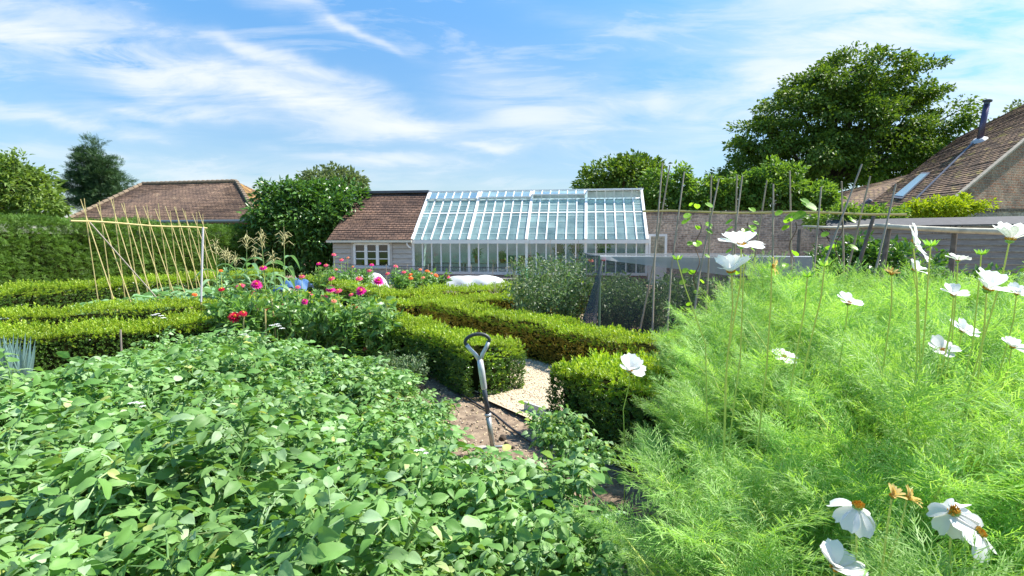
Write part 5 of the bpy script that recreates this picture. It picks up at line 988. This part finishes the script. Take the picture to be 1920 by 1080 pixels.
CF = [(1390,462,1.15,.088,(-.1,-.25,1),'white cosmos bloom with orange centre, tallest before the brick wall',.25,None,1400),
 (1372,512,1.15,.085,(-.35,-.25,1),'white cosmos bloom tilted left just below the tallest one',.55,None,1402),
 (1712,460,1.15,.085,(.75,-.5,.6),'large white cosmos bloom facing away under the lime shrub',.2,None,1790),
 (1712,508,1.35,.06,(.3,-.3,.9),'smaller white cosmos bloom directly under the large sideways one',.5,None,1800),
 (1893,452,1.2,.09,(.1,-.1,1),'white cosmos bloom cut by the right edge of the view',.6,None,1850),
 (1850,545,1.1,.088,(.2,-.35,1),'wide open white cosmos bloom near the right edge',.45,None,1870),
 (1788,555,1.25,.06,(-.2,-.3,1),'white cosmos bloom touching the wide open one on its left',.4,None,1800),
 (1590,570,1.6,.078,(0,-.45,1),'small flat white cosmos bloom alone over the feathery leaves',.25,None,1590),
 (1906,552,1.4,.06,(-.2,-.4,1),'small white cosmos bloom at the right frame edge',.4,None,1910),
 (1796,490,1.4,.055,(.1,.1,1),'small white cosmos bloom seen edge-on below the log rail',.3,None,1810),
 (1180,696,1.9,.115,(.1,-.55,1),'white cosmos bloom beside the stubby box hedge block',.6,None,1190),
 (1470,670,1.9,.085,(0,-.3,1),'white cosmos bloom half sunk in the leaves at mid right',.2,None,1470),
 (1765,658,1.35,.075,(-.2,-.5,.9),'white cosmos bloom below centre of the right group',.35,None,1760),
 (1803,622,1.6,.08,(.2,-.5,.9),'soft white cosmos bloom above the one at the right centre',.3,None,1800),
 (1897,652,1.3,.055,(0,-.4,1),'small white cosmos bloom near the right edge below the others',.4,None,1890),
 (1608,950,.86,.085,(-.1,-.2,1),'drooping white cosmos bloom at the lower right, left one',-.75,None,1640),
 (1790,960,.86,.085,(-.6,-.3,.7),'large drooping white cosmos bloom at the lower right corner',-.6,None,1790),
 (1835,1000,.84,.085,(.5,-.5,.8),'white cosmos bloom under the large drooping one in the corner',-.2,None,1840),
 (1565,1068,.84,.085,(0,-.3,1),'white cosmos bloom cut by the bottom edge',.5,None,1570)]
for px, py, Y, sz, face, lab, cup, half, foot in CF: cosmos_flower(px, py, Y, sz, face, lab, 8, cup, foot=foot)
cosmos_flower(1672, 932, .86, .05, (.2,-.3,1), 'withered yellow cosmos head beside the drooping bloom', 12, .7, True, 1665)
cosmos_flower(1700, 935, .87, .05, (.6,-.3,.8), 'second withered yellow cosmos head leaning right', 12, .5, True, 1668)
cosmos_flower(1447, 500, 1.2, .05, (.6,-.3,.2), 'withered yellow cosmos head right of the two highest blooms', 9, .3, True, 1460)
cosmos_flower(1672, 515, 1.3, .045, (-.4,-.3,.8), 'faded brownish cosmos head left of the large sideways bloom', 9, .6, True, 1700)
for px, py, Y, lab, ft in ((1514,520,1.25,'spiky green cosmos bud between the bean poles',1505),(1546,500,1.25,'second spiky cosmos bud leaning right',1530),(1745,462,1.2,'round cosmos bud right of the large sideways bloom',1748),(1840,478,1.4,'cosmos bud beside the edge-on bloom',1845),(1270,488,1.5,'cosmos bud on the long leaning stalk at the left',1370),(1395,490,1.3,'tiny cosmos bud right of the second highest bloom',1400)):
    cosmos_flower(px, py, Y, .022, (0,0,1), lab, bud=True, foot=ft)
